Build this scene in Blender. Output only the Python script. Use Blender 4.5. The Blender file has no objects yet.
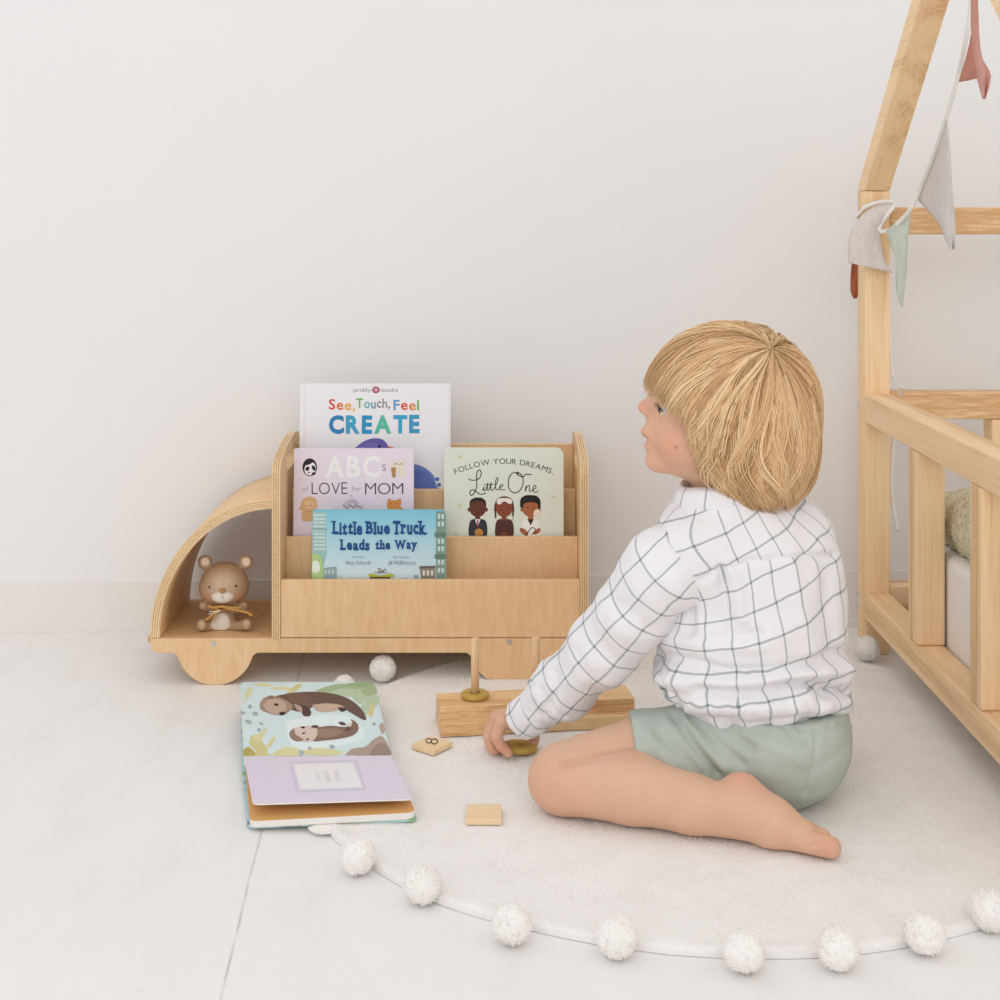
import bpy, bmesh, math, random
import numpy as np
from mathutils import Vector, Matrix, noise

random.seed(7)
rng = np.random.default_rng(11)
C = bpy.context.scene.collection
scn = bpy.context.scene
R = math.radians

# ---------------------------------------------------------------- camera model
H, FPX, CX, CY = 0.706, 1430.0, 492.0, 212.0        # camera height, focal length and principal point


def P(px, py, Y):
    """point at depth Y seen at a photograph position"""
    return Vector(((px - CX) * Y / FPX, Y, H - (py - CY) * Y / FPX))


def FL(px, py, Z=0.0):
    Y = (H - Z) * FPX / (py - CY)
    return Vector(((px - CX) * Y / FPX, Y, Z))


def PX(px, py, X):
    Y = X * FPX / (px - CX)
    return P(px, py, Y)


def onplane(px, py, o, n):
    d = Vector(((px - CX) / FPX, 1.0, -(py - CY) / FPX))
    c = Vector((0, 0, H))
    t = (o - c).dot(n) / d.dot(n)
    return c + d * t


# ---------------------------------------------------------------- materials
def lin(c):
    c = c / 255.0
    return c / 12.92 if c <= 0.04045 else ((c + 0.055) / 1.055) ** 2.4


def rgb(*c):
    if len(c) == 1:
        h = c[0].lstrip('#')
        c = [int(h[i:i + 2], 16) for i in (0, 2, 4)]
    return (lin(c[0]), lin(c[1]), lin(c[2]), 1)


def new_mat(name, rough=0.5, spec=0.3):
    m = bpy.data.materials.new(name)
    m.use_nodes = True
    nt = m.node_tree
    b = nt.nodes['Principled BSDF']
    b.inputs['Roughness'].default_value = rough
    b.inputs['Specular IOR Level'].default_value = spec
    return m, nt, b


def N(nt, t, **kw):
    n = nt.nodes.new(t)
    for k, v in kw.items():
        if k in n.inputs:
            n.inputs[k].default_value = v
        else:
            setattr(n, k, v)
    return n


def ramp(nt, stops):
    n = nt.nodes.new('ShaderNodeValToRGB')
    e = n.color_ramp.elements
    e[0].position, e[0].color = stops[0]
    e[1].position, e[1].color = stops[-1]
    for p, c in stops[1:-1]:
        x = e.new(p)
        x.color = c
    return n


_paint = {}


def paint(hexc, rough=0.45):
    key = (hexc, rough)
    if key not in _paint:
        m, nt, b = new_mat('paint_' + hexc, rough, 0.25)
        tc = N(nt, 'ShaderNodeTexCoord')
        nz = N(nt, 'ShaderNodeTexNoise', Scale=220.0, Detail=2.0)
        nt.links.new(tc.outputs['Object'], nz.inputs['Vector'])
        c = rgb(hexc)
        r = ramp(nt, [(0.3, tuple(x * 0.975 for x in c[:3]) + (1,)), (0.7, c)])
        nt.links.new(nz.outputs['Fac'], r.inputs['Fac'])
        nt.links.new(r.outputs['Color'], b.inputs['Base Color'])
        _paint[key] = m
    return _paint[key]


def wood(name, c0, c1, c2, axis='Z', scale=60.0, stretch=0.06, dist=3.0, rough=0.5, fig=1.0, bump=0.03):
    """grain stretched along one axis with slow figure"""
    m, nt, b = new_mat(name, rough, 0.3)
    L = nt.links.new
    tc = N(nt, 'ShaderNodeTexCoord')
    mp = N(nt, 'ShaderNodeMapping')
    s = [1.0, 1.0, 1.0]
    s['XYZ'.index(axis)] = stretch
    mp.inputs['Scale'].default_value = s
    L(tc.outputs['Object'], mp.inputs['Vector'])
    n0 = N(nt, 'ShaderNodeTexNoise', Scale=scale * 0.16, Detail=3.0, Roughness=0.55)
    L(mp.outputs['Vector'], n0.inputs['Vector'])
    ml = N(nt, 'ShaderNodeMath', operation='MULTIPLY')
    ml.inputs[1].default_value = dist * 6.0
    L(n0.outputs['Fac'], ml.inputs[0])
    sn = N(nt, 'ShaderNodeMath', operation='SINE')
    L(ml.outputs[0], sn.inputs[0])
    n1 = N(nt, 'ShaderNodeTexNoise', Scale=scale * 3.0, Detail=4.0, Roughness=0.6)
    L(mp.outputs['Vector'], n1.inputs['Vector'])
    mx = N(nt, 'ShaderNodeMath', operation='MULTIPLY_ADD')
    mx.inputs[1].default_value = 0.16 * fig
    L(sn.outputs[0], mx.inputs[0])
    L(n1.outputs['Fac'], mx.inputs[2])
    r = ramp(nt, [(0.22, rgb(*c2)), (0.48, rgb(*c1)), (0.75, rgb(*c0))])
    L(mx.outputs[0], r.inputs['Fac'])
    L(r.outputs['Color'], b.inputs['Base Color'])
    bp = N(nt, 'ShaderNodeBump', Strength=bump, Distance=0.002)
    L(n1.outputs['Fac'], bp.inputs['Height'])
    L(bp.outputs['Normal'], b.inputs['Normal'])
    return m


def soft(name, c, amt=0.06, scale=90.0, rough=0.9, bump=0.4, dist=0.002, spec=0.1, sheen=0.0):
    m, nt, b = new_mat(name, rough, spec)
    L = nt.links.new
    tc = N(nt, 'ShaderNodeTexCoord')
    nz = N(nt, 'ShaderNodeTexNoise', Scale=scale, Detail=5.0, Roughness=0.65)
    L(tc.outputs['Object'], nz.inputs['Vector'])
    col = rgb(*c)
    r = ramp(nt, [(0.3, tuple(x * (1 - amt * 2) for x in col[:3]) + (1,)), (0.7, col)])
    L(nz.outputs['Fac'], r.inputs['Fac'])
    L(r.outputs['Color'], b.inputs['Base Color'])
    bp = N(nt, 'ShaderNodeBump', Strength=bump, Distance=dist)
    L(nz.outputs['Fac'], bp.inputs['Height'])
    L(bp.outputs['Normal'], b.inputs['Normal'])
    if sheen:
        b.inputs['Sheen Weight'].default_value = sheen
    return m


def vcol(name, rough=0.5, sss=0.0, spec=0.3, nscale=0.0, namt=0.05, bump=0.0):
    m, nt, b = new_mat(name, rough, spec)
    L = nt.links.new
    a = N(nt, 'ShaderNodeAttribute', attribute_name='Col')
    src = a.outputs['Color']
    if nscale:
        tc = N(nt, 'ShaderNodeTexCoord')
        nz = N(nt, 'ShaderNodeTexNoise', Scale=nscale, Detail=4.0)
        L(tc.outputs['Object'], nz.inputs['Vector'])
        r = ramp(nt, [(0.3, (1 - namt * 2,) * 3 + (1,)), (0.7, (1, 1, 1, 1))])
        L(nz.outputs['Fac'], r.inputs['Fac'])
        mu = N(nt, 'ShaderNodeMix', data_type='RGBA', blend_type='MULTIPLY')
        mu.inputs[0].default_value = 1.0
        L(src, mu.inputs[6])
        L(r.outputs['Color'], mu.inputs[7])
        src = mu.outputs[2]
        if bump:
            bp = N(nt, 'ShaderNodeBump', Strength=bump, Distance=0.001)
            L(nz.outputs['Fac'], bp.inputs['Height'])
            L(bp.outputs['Normal'], b.inputs['Normal'])
    L(src, b.inputs['Base Color'])
    if sss:
        b.inputs['Subsurface Weight'].default_value = sss
        b.inputs['Subsurface Radius'].default_value = (0.012, 0.005, 0.003)
        b.inputs['Subsurface Scale'].default_value = 0.5
    return m


def wall_mat(name, c, amt=0.02):
    m, nt, b = new_mat(name, 0.85, 0.15)
    L = nt.links.new
    tc = N(nt, 'ShaderNodeTexCoord')
    nz = N(nt, 'ShaderNodeTexNoise', Scale=3.0, Detail=6.0, Roughness=0.6)
    L(tc.outputs['Object'], nz.inputs['Vector'])
    col = rgb(*c)
    r = ramp(nt, [(0.3, tuple(x * (1 - amt) for x in col[:3]) + (1,)), (0.7, col)])
    L(nz.outputs['Fac'], r.inputs['Fac'])
    L(r.outputs['Color'], b.inputs['Base Color'])
    n2 = N(nt, 'ShaderNodeTexNoise', Scale=40.0, Detail=5.0)
    L(tc.outputs['Object'], n2.inputs['Vector'])
    bp = N(nt, 'ShaderNodeBump', Strength=0.08, Distance=0.002)
    L(n2.outputs['Fac'], bp.inputs['Height'])
    L(bp.outputs['Normal'], b.inputs['Normal'])
    return m


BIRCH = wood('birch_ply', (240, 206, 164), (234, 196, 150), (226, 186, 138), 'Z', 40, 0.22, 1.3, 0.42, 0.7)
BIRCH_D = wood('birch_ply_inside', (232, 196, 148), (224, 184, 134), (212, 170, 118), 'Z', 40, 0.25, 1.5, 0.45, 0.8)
PLY_L = wood('ply_edge_light', (238, 212, 172), (230, 200, 156), (220, 186, 140), 'Y', 90, 0.3, 1.0, 0.5, 0.5)
PLY_D = wood('ply_edge_dark', (190, 144, 96), (176, 128, 82), (160, 112, 70), 'Y', 90, 0.3, 1.0, 0.5, 0.5)
PINE_Z = wood('pine_vertical', (248, 216, 174), (238, 202, 156), (214, 170, 118), 'Z', 110, 0.03, 2.4, 0.45, 1.3)
PINE_Y = wood('pine_along_depth', (246, 214, 172), (236, 200, 154), (214, 172, 122), 'Y', 110, 0.03, 2.4, 0.45, 1.3)
PINE_X = wood('pine_along_wall', (248, 218, 182), (238, 202, 158), (212, 168, 118), 'X', 110, 0.07, 3.0, 0.45, 1.6)
TOYW = wood('toy_base_wood', (240, 204, 158), (230, 188, 138), (204, 156, 104), 'X', 150, 0.03, 2.2, 0.4, 1.3)
BEECH = wood('pale_beech', (246, 222, 184), (240, 212, 172), (230, 198, 154), 'X', 120, 0.06, 1.0, 0.45, 0.6)
BEECH_Z = wood('pale_beech_peg', (238, 204, 162), (230, 192, 148), (218, 178, 132), 'Z', 120, 0.06, 1.0, 0.45, 0.5)
OLIVE = wood('olive_stain', (206, 174, 96), (194, 160, 80), (176, 142, 64), 'X', 120, 0.1, 1.0, 0.45, 0.4)
STEEL, _nt, _b = new_mat('bolt_steel', 0.35, 0.5)
_b.inputs['Metallic'].default_value = 0.9
_b.inputs['Base Color'].default_value = (0.62, 0.62, 0.62, 1)
_nz = N(_nt, 'ShaderNodeTexNoise', Scale=300.0)
_bp = N(_nt, 'ShaderNodeBump', Strength=0.1)
_nt.links.new(_nz.outputs['Fac'], _bp.inputs['Height'])
_nt.links.new(_bp.outputs['Normal'], _b.inputs['Normal'])


# ---------------------------------------------------------------- mesh builder
class MB:
    def __init__(s):
        s.v, s.f, s.m, s.mats, s.sm = [], [], [], [], []

    def mi(s, mat):
        if mat not in s.mats:
            s.mats.append(mat)
        return s.mats.index(mat)

    def add(s, verts, faces, mat, smooth=False):
        o = len(s.v)
        k = s.mi(mat)
        s.v += [tuple(v) for v in verts]
        for f in faces:
            s.f.append(tuple(i + o for i in f))
            s.m.append(k)
            s.sm.append(smooth)

    def box(s, x0, x1, y0, y1, z0, z1, mat):
        v = [(x, y, z) for z in (z0, z1) for y in (y0, y1) for x in (x0, x1)]
        s.add(v, [(0, 2, 3, 1), (4, 5, 7, 6), (0, 1, 5, 4), (2, 6, 7, 3), (0, 4, 6, 2), (1, 3, 7, 5)], mat)

    def prism(s, pts, d, mat, capmat=None):
        """closed outline pts (3-D, planar) pushed by vector d"""
        n = len(pts)
        d = Vector(d)
        v = [Vector(p) for p in pts] + [Vector(p) + d for p in pts]
        s.add(v, [(i, (i + 1) % n, (i + 1) % n + n, i + n) for i in range(n)], mat)
        s.add([Vector(p) for p in pts], [tuple(range(n))[::-1]], capmat or mat)
        s.add([Vector(p) + d for p in pts], [tuple(range(n))], capmat or mat)

    def tube(s, pts, rad, mat, seg=8, flat=None, cap=True):
        pts = [Vector(p) for p in pts]
        n = len(pts)
        rads = rad if isinstance(rad, (list, tuple)) else [rad] * n
        v, f = [], []
        up = Vector((0, 0, 1))
        prev = None
        for i, p in enumerate(pts):
            t = (pts[min(i + 1, n - 1)] - pts[max(i - 1, 0)]).normalized()
            if prev is None:
                a = t.cross(up)
                if a.length < 1e-3:
                    a = t.cross(Vector((1, 0, 0)))
                a.normalize()
            else:
                a = (prev - t * prev.dot(t)).normalized()
            prev = a
            b = t.cross(a)
            for k in range(seg):
                th = 2 * math.pi * k / seg
                v.append(p + (a * math.cos(th) + b * math.sin(th) * (flat or 1.0)) * rads[i])
        for i in range(n - 1):
            for k in range(seg):
                k2 = (k + 1) % seg
                f.append((i * seg + k, i * seg + k2, (i + 1) * seg + k2, (i + 1) * seg + k))
        if cap:
            f.append(tuple(range(seg))[::-1])
            f.append(tuple((n - 1) * seg + k for k in range(seg)))
        s.add(v, f, mat, True)

    def lathe(s, c, prof, mat, seg=32, smooth=True):
        """prof: list of (r, z) closed loop or open"""
        v, f = [], []
        n = len(prof)
        for r, z in prof:
            for k in range(seg):
                a = 2 * math.pi * k / seg
                v.append((c[0] + r * math.cos(a), c[1] + r * math.sin(a), c[2] + z))
        for i in range(n - 1):
            for k in range(seg):
                k2 = (k + 1) % seg
                f.append((i * seg + k, i * seg + k2, (i + 1) * seg + k2, (i + 1) * seg + k))
        s.add(v, f, mat, smooth)

    def grid(s, G, mat, smooth=True):
        """G: rows of points"""
        a, b = len(G), len(G[0])
        v = [p for r_ in G for p in r_]
        s.add(v, [(i * b + j, i * b + j + 1, (i + 1) * b + j + 1, (i + 1) * b + j) for i in range(a - 1) for j in range(b - 1)], mat, smooth)

    def build(s, name, parent=None, bevel=0.0, seg=2, loc=None, solid=0.0, fix=True):
        o0 = Vector(loc) if loc is not None else Vector((0, 0, 0))
        if parent is not None:
            o0 = Vector(parent['_base']) if '_base' in parent else o0
        me = bpy.data.meshes.new(name)
        me.from_pydata([Vector(v) - o0 for v in s.v], [], s.f)
        for m in s.mats:
            me.materials.append(m)
        me.polygons.foreach_set('material_index', s.m)
        me.polygons.foreach_set('use_smooth', s.sm)
        me.update()
        if fix:
            bm = bmesh.new()
            bm.from_mesh(me)
            bmesh.ops.remove_doubles(bm, verts=bm.verts, dist=1e-6)
            bmesh.ops.recalc_face_normals(bm, faces=bm.faces)
            bm.to_mesh(me)
            bm.free()
        return link(name, me, parent, o0, bevel, seg, solid)


def link(name, me, parent=None, o0=(0, 0, 0), bevel=0.0, seg=2, solid=0.0):
    o = bpy.data.objects.new(name, me)
    C.objects.link(o)
    if parent is None:
        o.location = o0
        o['_base'] = list(o0)
    else:
        o.parent = parent
        o['_base'] = list(parent['_base']) if '_base' in parent else [0, 0, 0]
    if solid:
        md = o.modifiers.new('solid', 'SOLIDIFY')
        md.thickness = solid
        md.offset = 0
    if bevel:
        md = o.modifiers.new('bevel', 'BEVEL')
        md.width = bevel
        md.segments = seg
        md.limit_method = 'ANGLE'
        md.angle_limit = R(40)
        md.harden_normals = False
    return o


def tag(o, label, cat, group=None, kind=None):
    o['label'] = label
    o['category'] = cat
    if group:
        o['group'] = group
    if kind:
        o['kind'] = kind
    return o


def thing(name, label, cat, base, group=None):
    o = bpy.data.objects.new(name, None)
    o.empty_display_size = 0.05
    C.objects.link(o)
    o.location = base
    o['_base'] = list(base)
    return tag(o, label, cat, group)


def spline(pts, n=6):
    """Catmull-Rom through points"""
    pts = [Vector(p) for p in pts]
    out = []
    for i in range(len(pts) - 1):
        p0, p1, p2, p3 = pts[max(i - 1, 0)], pts[i], pts[i + 1], pts[min(i + 2, len(pts) - 1)]
        for k in range(n):
            t = k / n
            out.append(0.5 * ((2 * p1) + (p2 - p0) * t + (2 * p0 - 5 * p1 + 4 * p2 - p3) * t * t + (3 * p1 - p0 - 3 * p2 + p3) * t ** 3))
    out.append(pts[-1])
    return out


# ---------------------------------------------------------------- implicit surfaces
class Field:
    def __init__(s, lo, hi, h):
        s.lo = np.array(lo, float)
        s.h = h
        s.n = np.ceil((np.array(hi) - s.lo) / h).astype(int) + 1
        s.D = np.full(s.n, 0.2, np.float32)

    def sub(s, lo, hi):
        a = np.clip(np.floor((np.array(lo) - s.lo) / s.h).astype(int), 0, s.n)
        b = np.clip(np.ceil((np.array(hi) - s.lo) / s.h).astype(int) + 1, 0, s.n)
        sl = tuple(slice(i, j) for i, j in zip(a, b))
        ax = [s.lo[i] + s.h * np.arange(a[i], b[i]) for i in range(3)]
        return sl, ax[0][:, None, None], ax[1][None, :, None], ax[2][None, None, :]

    def put(s, sl, d, k, op='u'):
        A = s.D[sl]
        if op == 'u':
            if k > 0:
                hh = np.clip(0.5 + 0.5 * (A - d) / k, 0, 1)
                s.D[sl] = A * (1 - hh) + d * hh - k * hh * (1 - hh)
            else:
                s.D[sl] = np.minimum(A, d)
        elif op == 's':
            B = -d
            hh = np.clip(0.5 - 0.5 * (A - B) / max(k, 1e-6), 0, 1)
            s.D[sl] = A * (1 - hh) + B * hh + k * hh * (1 - hh)

    def cone(s, p1, p2, r1, r2, k=0.01, op='u', sc=(1, 1, 1)):
        p1, p2 = np.array(p1), np.array(p2)
        m = max(r1, r2) * max(sc) + k * 1.5 + 3 * s.h
        sl, X, Y, Z = s.sub(np.minimum(p1, p2) - m, np.maximum(p1, p2) + m)
        ab = p2 - p1
        L2 = float(ab @ ab) + 1e-12
        dx, dy, dz = X - p1[0], Y - p1[1], Z - p1[2]
        t = np.clip((dx * ab[0] + dy * ab[1] + dz * ab[2]) / L2, 0, 1)
        qx, qy, qz = dx - t * ab[0], dy - t * ab[1], dz - t * ab[2]
        d = np.sqrt((qx / sc[0]) ** 2 + (qy / sc[1]) ** 2 + (qz / sc[2]) ** 2) - (r1 + (r2 - r1) * t)
        s.put(sl, d.astype(np.float32), k, op)

    def chain(s, pts, rads, k=0.01, op='u'):
        for i in range(len(pts) - 1):
            s.cone(pts[i], pts[i + 1], rads[i], rads[i + 1], k, op)

    def ell(s, c, r, k=0.01, op='u', rot=None):
        c, r = np.array(c), np.array(r, float)
        m = r.max() + k * 1.5 + 3 * s.h
        sl, X, Y, Z = s.sub(c - m, c + m)
        q = [X - c[0], Y - c[1], Z - c[2]]
        if rot is not None:
            M = np.array(rot.transposed() if isinstance(rot, Matrix) else rot.T)
            q = [M[i][0] * q[0] + M[i][1] * q[1] + M[i][2] * q[2] for i in range(3)]
        k0 = np.sqrt((q[0] / r[0]) ** 2 + (q[1] / r[1]) ** 2 + (q[2] / r[2]) ** 2)
        k1 = np.sqrt((q[0] / r[0] ** 2) ** 2 + (q[1] / r[1] ** 2) ** 2 + (q[2] / r[2] ** 2) ** 2) + 1e-9
        d = k0 * (k0 - 1) / k1
        s.put(sl, d.astype(np.float32), k, op)

    def cut(s, o, n, k=0.004, lo=None, hi=None):
        """remove the half space on the side n points to"""
        sl, X, Y, Z = s.sub(lo if lo is not None else s.lo, hi if hi is not None else s.lo + s.h * s.n)
        n = np.array(Vector(n).normalized())
        d = (X - o[0]) * n[0] + (Y - o[1]) * n[1] + (Z - o[2]) * n[2]
        A = s.D[sl]
        hh = np.clip(0.5 - 0.5 * (A - d) / k, 0, 1)
        s.D[sl] = A * (1 - hh) + d * hh + k * hh * (1 - hh)

    def mesh(s):
        """surface nets"""
        D = s.D
        S = D < 0
        n = np.array(D.shape) - 1
        cnt = np.zeros(n, np.int8)
        for i in (0, 1):
            for j in (0, 1):
                for k in (0, 1):
                    cnt += S[i:n[0] + i, j:n[1] + j, k:n[2] + k]
        act = (cnt > 0) & (cnt < 8)
        idx = np.argwhere(act)
        ids = np.full(n, -1, np.int64)
        ids[act] = np.arange(len(idx))
        corner = np.array([(i, j, k) for i in (0, 1) for j in (0, 1) for k in (0, 1)])
        V = np.stack([D[idx[:, 0] + c[0], idx[:, 1] + c[1], idx[:, 2] + c[2]] for c in corner], 1)
        acc = np.zeros((len(idx), 3))
        num = np.zeros(len(idx))
        for a in range(8):
            for b in range(a + 1, 8):
                if np.abs(corner[a] - corner[b]).sum() != 1:
                    continue
                va, vb = V[:, a], V[:, b]
                x = (va < 0) != (vb < 0)
                t = np.where(x, va / np.where(x, va - vb, 1), 0)
                acc += np.where(x[:, None], corner[a] + t[:, None] * (corner[b] - corner[a]), 0)
                num += x
        verts = s.lo + s.h * (idx + acc / num[:, None])
        faces = []
        for ax in range(3):
            a1, a2 = (ax + 1) % 3, (ax + 2) % 3
            sl0 = [slice(None)] * 3
            sl1 = [slice(None)] * 3
            sl0[ax], sl1[ax] = slice(0, -1), slice(1, None)
            e = S[tuple(sl0)] != S[tuple(sl1)]
            ee = np.argwhere(e)
            ee = ee[(ee[:, a1] > 0) & (ee[:, a2] > 0) & (ee[:, a1] < n[a1]) & (ee[:, a2] < n[a2])]
            ins = S[ee[:, 0], ee[:, 1], ee[:, 2]]
            def q(d1, d2):
                w = ee.copy()
                w[:, a1] -= d1
                w[:, a2] -= d2
                return ids[w[:, 0], w[:, 1], w[:, 2]]
            Q = np.stack([q(1, 1), q(0, 1), q(0, 0), q(1, 0)], 1)
            Q[~ins] = Q[~ins][:, ::-1]
            faces.append(Q)
        return verts, np.concatenate(faces)


def smooth_verts(v, f, it=1, lam=0.5):
    n = len(v)
    e = np.concatenate([f[:, [0, 1]], f[:, [1, 2]], f[:, [2, 3]], f[:, [3, 0]]])
    for _ in range(it):
        acc = np.zeros_like(v)
        c = np.zeros(n)
        np.add.at(acc, e[:, 0], v[e[:, 1]])
        np.add.at(acc, e[:, 1], v[e[:, 0]])
        np.add.at(c, e[:, 0], 1)
        np.add.at(c, e[:, 1], 1)
        v = v + lam * (acc / np.maximum(c, 1)[:, None] - v)
    return v


def vnormals(v, f):
    a = np.cross(v[f[:, 2]] - v[f[:, 0]], v[f[:, 3]] - v[f[:, 1]])
    nn = np.zeros_like(v)
    for i in range(4):
        np.add.at(nn, f[:, i], a)
    return nn / (np.linalg.norm(nn, axis=1)[:, None] + 1e-12)


def net_obj(name, v, f, mats, parent=None, col=None, uv=None, loc=None, fmat=None):
    o0 = np.array(parent['_base']) if parent is not None else (np.array(loc) if loc is not None else np.zeros(3))
    me = bpy.data.meshes.new(name)
    me.from_pydata((v - o0).tolist(), [], f.tolist())
    for m in (mats if isinstance(mats, list) else [mats]):
        me.materials.append(m)
    me.polygons.foreach_set('use_smooth', [True] * len(f))
    if fmat is not None:
        me.polygons.foreach_set('material_index', fmat)
    if col is not None:
        a = me.color_attributes.new('Col', 'FLOAT_COLOR', 'POINT')
        a.data.foreach_set('color', np.c_[col, np.ones(len(col))].astype(np.float32).ravel())
    if uv is not None:
        l = me.uv_layers.new(name='UVMap')
        vi = np.zeros(len(me.loops), np.int32)
        me.loops.foreach_get('vertex_index', vi)
        l.data.foreach_set('uv', uv[vi].astype(np.float32).ravel())
    me.update()
    return link(name, me, parent, o0)


# ---------------------------------------------------------------- lettering and flat art
_gl = {}


def glyph(txt, bold=0.0):
    key = (txt, bold)
    if key in _gl:
        return _gl[key]
    cu = bpy.data.curves.new('lettering', 'FONT')
    cu.body = txt
    cu.offset = bold
    cu.resolution_u = 3
    ob = bpy.data.objects.new('lettering', cu)
    C.objects.link(ob)
    bpy.context.view_layer.update()
    me = bpy.data.meshes.new_from_object(ob.evaluated_get(bpy.context.evaluated_depsgraph_get()))
    v = np.array([x.co[:] for x in me.vertices]) if len(me.vertices) else np.zeros((1, 3))
    f = [tuple(p.vertices) for p in me.polygons]
    bpy.data.objects.remove(ob)
    bpy.data.curves.remove(cu)
    bpy.data.meshes.remove(me)
    _gl[key] = (v[:, :2], f)
    return _gl[key]


class Art:
    """flat printed shapes laid on a plane (o, n), drawn by where they are seen in the photograph"""
    def __init__(s, mb, o, n, conv=None, step=0.000009):
        s.mb, s.o, s.n, s.k, s.step = mb, Vector(o), Vector(n).normalized(), 3, step
        s.conv = conv or (lambda x, y: (x, y))

    def pt(s, x, y):
        px, py = s.conv(x, y)
        return onplane(px, py, s.o, s.n) + s.n * (s.k * s.step)

    def poly(s, pts, col, rough=0.45):
        s.k += 1
        s.mb.add([s.pt(*p) for p in pts], [tuple(range(len(pts)))], paint(col, rough) if isinstance(col, str) else col)

    def smooth(s, pts, col, n=5):
        q = spline([Vector((p[0], p[1], 0)) for p in pts + pts[:1]], n)[:-1]
        s.poly([(p.x, p.y) for p in q], col)

    def ell(s, cx, cy, rx, ry, col, rot=0, n=28, a0=0, a1=360):
        c, si = math.cos(R(rot)), math.sin(R(rot))
        pts = []
        full = a1 - a0 >= 360
        for i in range(n if full else n + 1):
            a = R(a0 + (a1 - a0) * i / n)
            x, y = rx * math.cos(a), ry * math.sin(a)
            pts.append((cx + x * c - y * si, cy + x * si + y * c))
        s.poly(pts, col)

    def stroke(s, pts, w, col, sm=True):
        s.k += 1
        q = spline([Vector((p[0], p[1], 0)) for p in pts], 5) if sm and len(pts) > 2 else [Vector((p[0], p[1], 0)) for p in pts]
        L, Rr = [], []
        for i, p in enumerate(q):
            t = (q[min(i + 1, len(q) - 1)] - q[max(i - 1, 0)])
            t = t.normalized() if t.length > 1e-9 else Vector((1, 0, 0))
            nn = Vector((-t.y, t.x, 0)) * w / 2
            L.append(s.pt(*(p + nn)[:2]))
            Rr.append(s.pt(*(p - nn)[:2]))
        n = len(q)
        s.mb.add(L + Rr, [(i, i + 1, n + i + 1, n + i) for i in range(n - 1)], paint(col))

    def text(s, txt, x0, y0, x1, y1, col, bold=0.0, rot=0, sx=None):
        """fit text into the box x0..x1, y0 (top) .. y1 (bottom)"""
        s.k += 1
        v, f = glyph(txt, bold)
        if not f:
            return
        lo, hi = v.min(0), v.max(0)
        w, h = max(hi[0] - lo[0], 1e-6), max(hi[1] - lo[1], 1e-6)
        cx, cy = (x0 + x1) / 2, (y0 + y1) / 2
        c, si = math.cos(R(rot)), math.sin(R(rot))
        pts = []
        for a, b in v:
            x = (a - lo[0]) / w * (x1 - x0) + x0 - cx
            y = y1 - (b - lo[1]) / h * (y1 - y0) - cy
            pts.append(s.pt(cx + x * c - y * si, cy + x * si + y * c))
        s.mb.add(pts, f, paint(col))

    def word(s, txt, x0, x1, base, cap, cols, bold=0.0, jit=0.0, rots=None, arc=None, serif=False):
        """letters one by one with own colours; base line y, cap height; widths by the font"""
        fullv = []
        x = 0.0
        rnd = random.Random(txt)
        for ch in txt:
            if ch == ' ':
                fullv.append(None)
                x += 0.32
                continue
            v, f = glyph(ch, bold)
            lo, hi = v.min(0), v.max(0)
            fullv.append((x, lo, hi))
            x += (hi[0] - lo[0]) + 0.09
        W = x - 0.09
        sc = (x1 - x0) / W
        k = cap / 0.70
        i = 0
        for ch, t in zip(txt, fullv):
            if t is None:
                continue
            xx, lo, hi = t
            col = cols[i % len(cols)] if isinstance(cols, list) else cols
            i += 1
            a = x0 + xx * sc
            b = a + (hi[0] - lo[0]) * sc
            dy = rnd.uniform(-jit, jit) * cap
            ro = rnd.uniform(-jit, jit) * 40
            if arc:
                yb, ra = arc((a + b) / 2)
                dy += yb - base
                ro += ra
            s.text(ch, a, base - hi[1] * k + dy, b, base - lo[1] * k + dy, col, bold, ro)
            if serif and ch in 'LBTlitrkhdWay':
                sw = cap * 0.17
                yb, yt = base + dy, base - hi[1] * k + dy
                e = sw * 0.55
                hgt = cap * 0.13
                if ch in 'Tt':
                    m0 = (a + b) / 2
                    feet = [(m0, yb)]
                elif ch in 'da':
                    feet = [(b - sw / 2, yb)]
                elif ch in 'Wy':
                    feet = [(a + sw * 0.6, yt + hgt), (b - sw * 0.6, yt + hgt)]
                else:
                    m0 = a + sw / 2
                    feet = [(m0, yb)] + ([(m0 - e * 0.3, yt + hgt)] if ch != 'i' else [])
                    if ch in 'kh':
                        feet.append((b - sw / 2, yb))
                for fx, fy in feet:
                    s.poly([(fx - sw / 2 - e, fy - hgt), (fx + sw / 2 + e, fy - hgt), (fx + sw / 2 + e, fy), (fx - sw / 2 - e, fy)], col)


# ================================================================ SETTING
WN = Vector((0.0573, -1.0, 0)).normalized()           # wall normal, into the room
WD = Vector((1.0, 0.0573, 0)).normalized()            # along the wall
W0 = Vector((0, 2.406, 0))
WALL = wall_mat('white_plaster', (237, 236, 236))
BASEM = wall_mat('white_baseboard', (236, 232, 228), 0.03)


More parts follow.
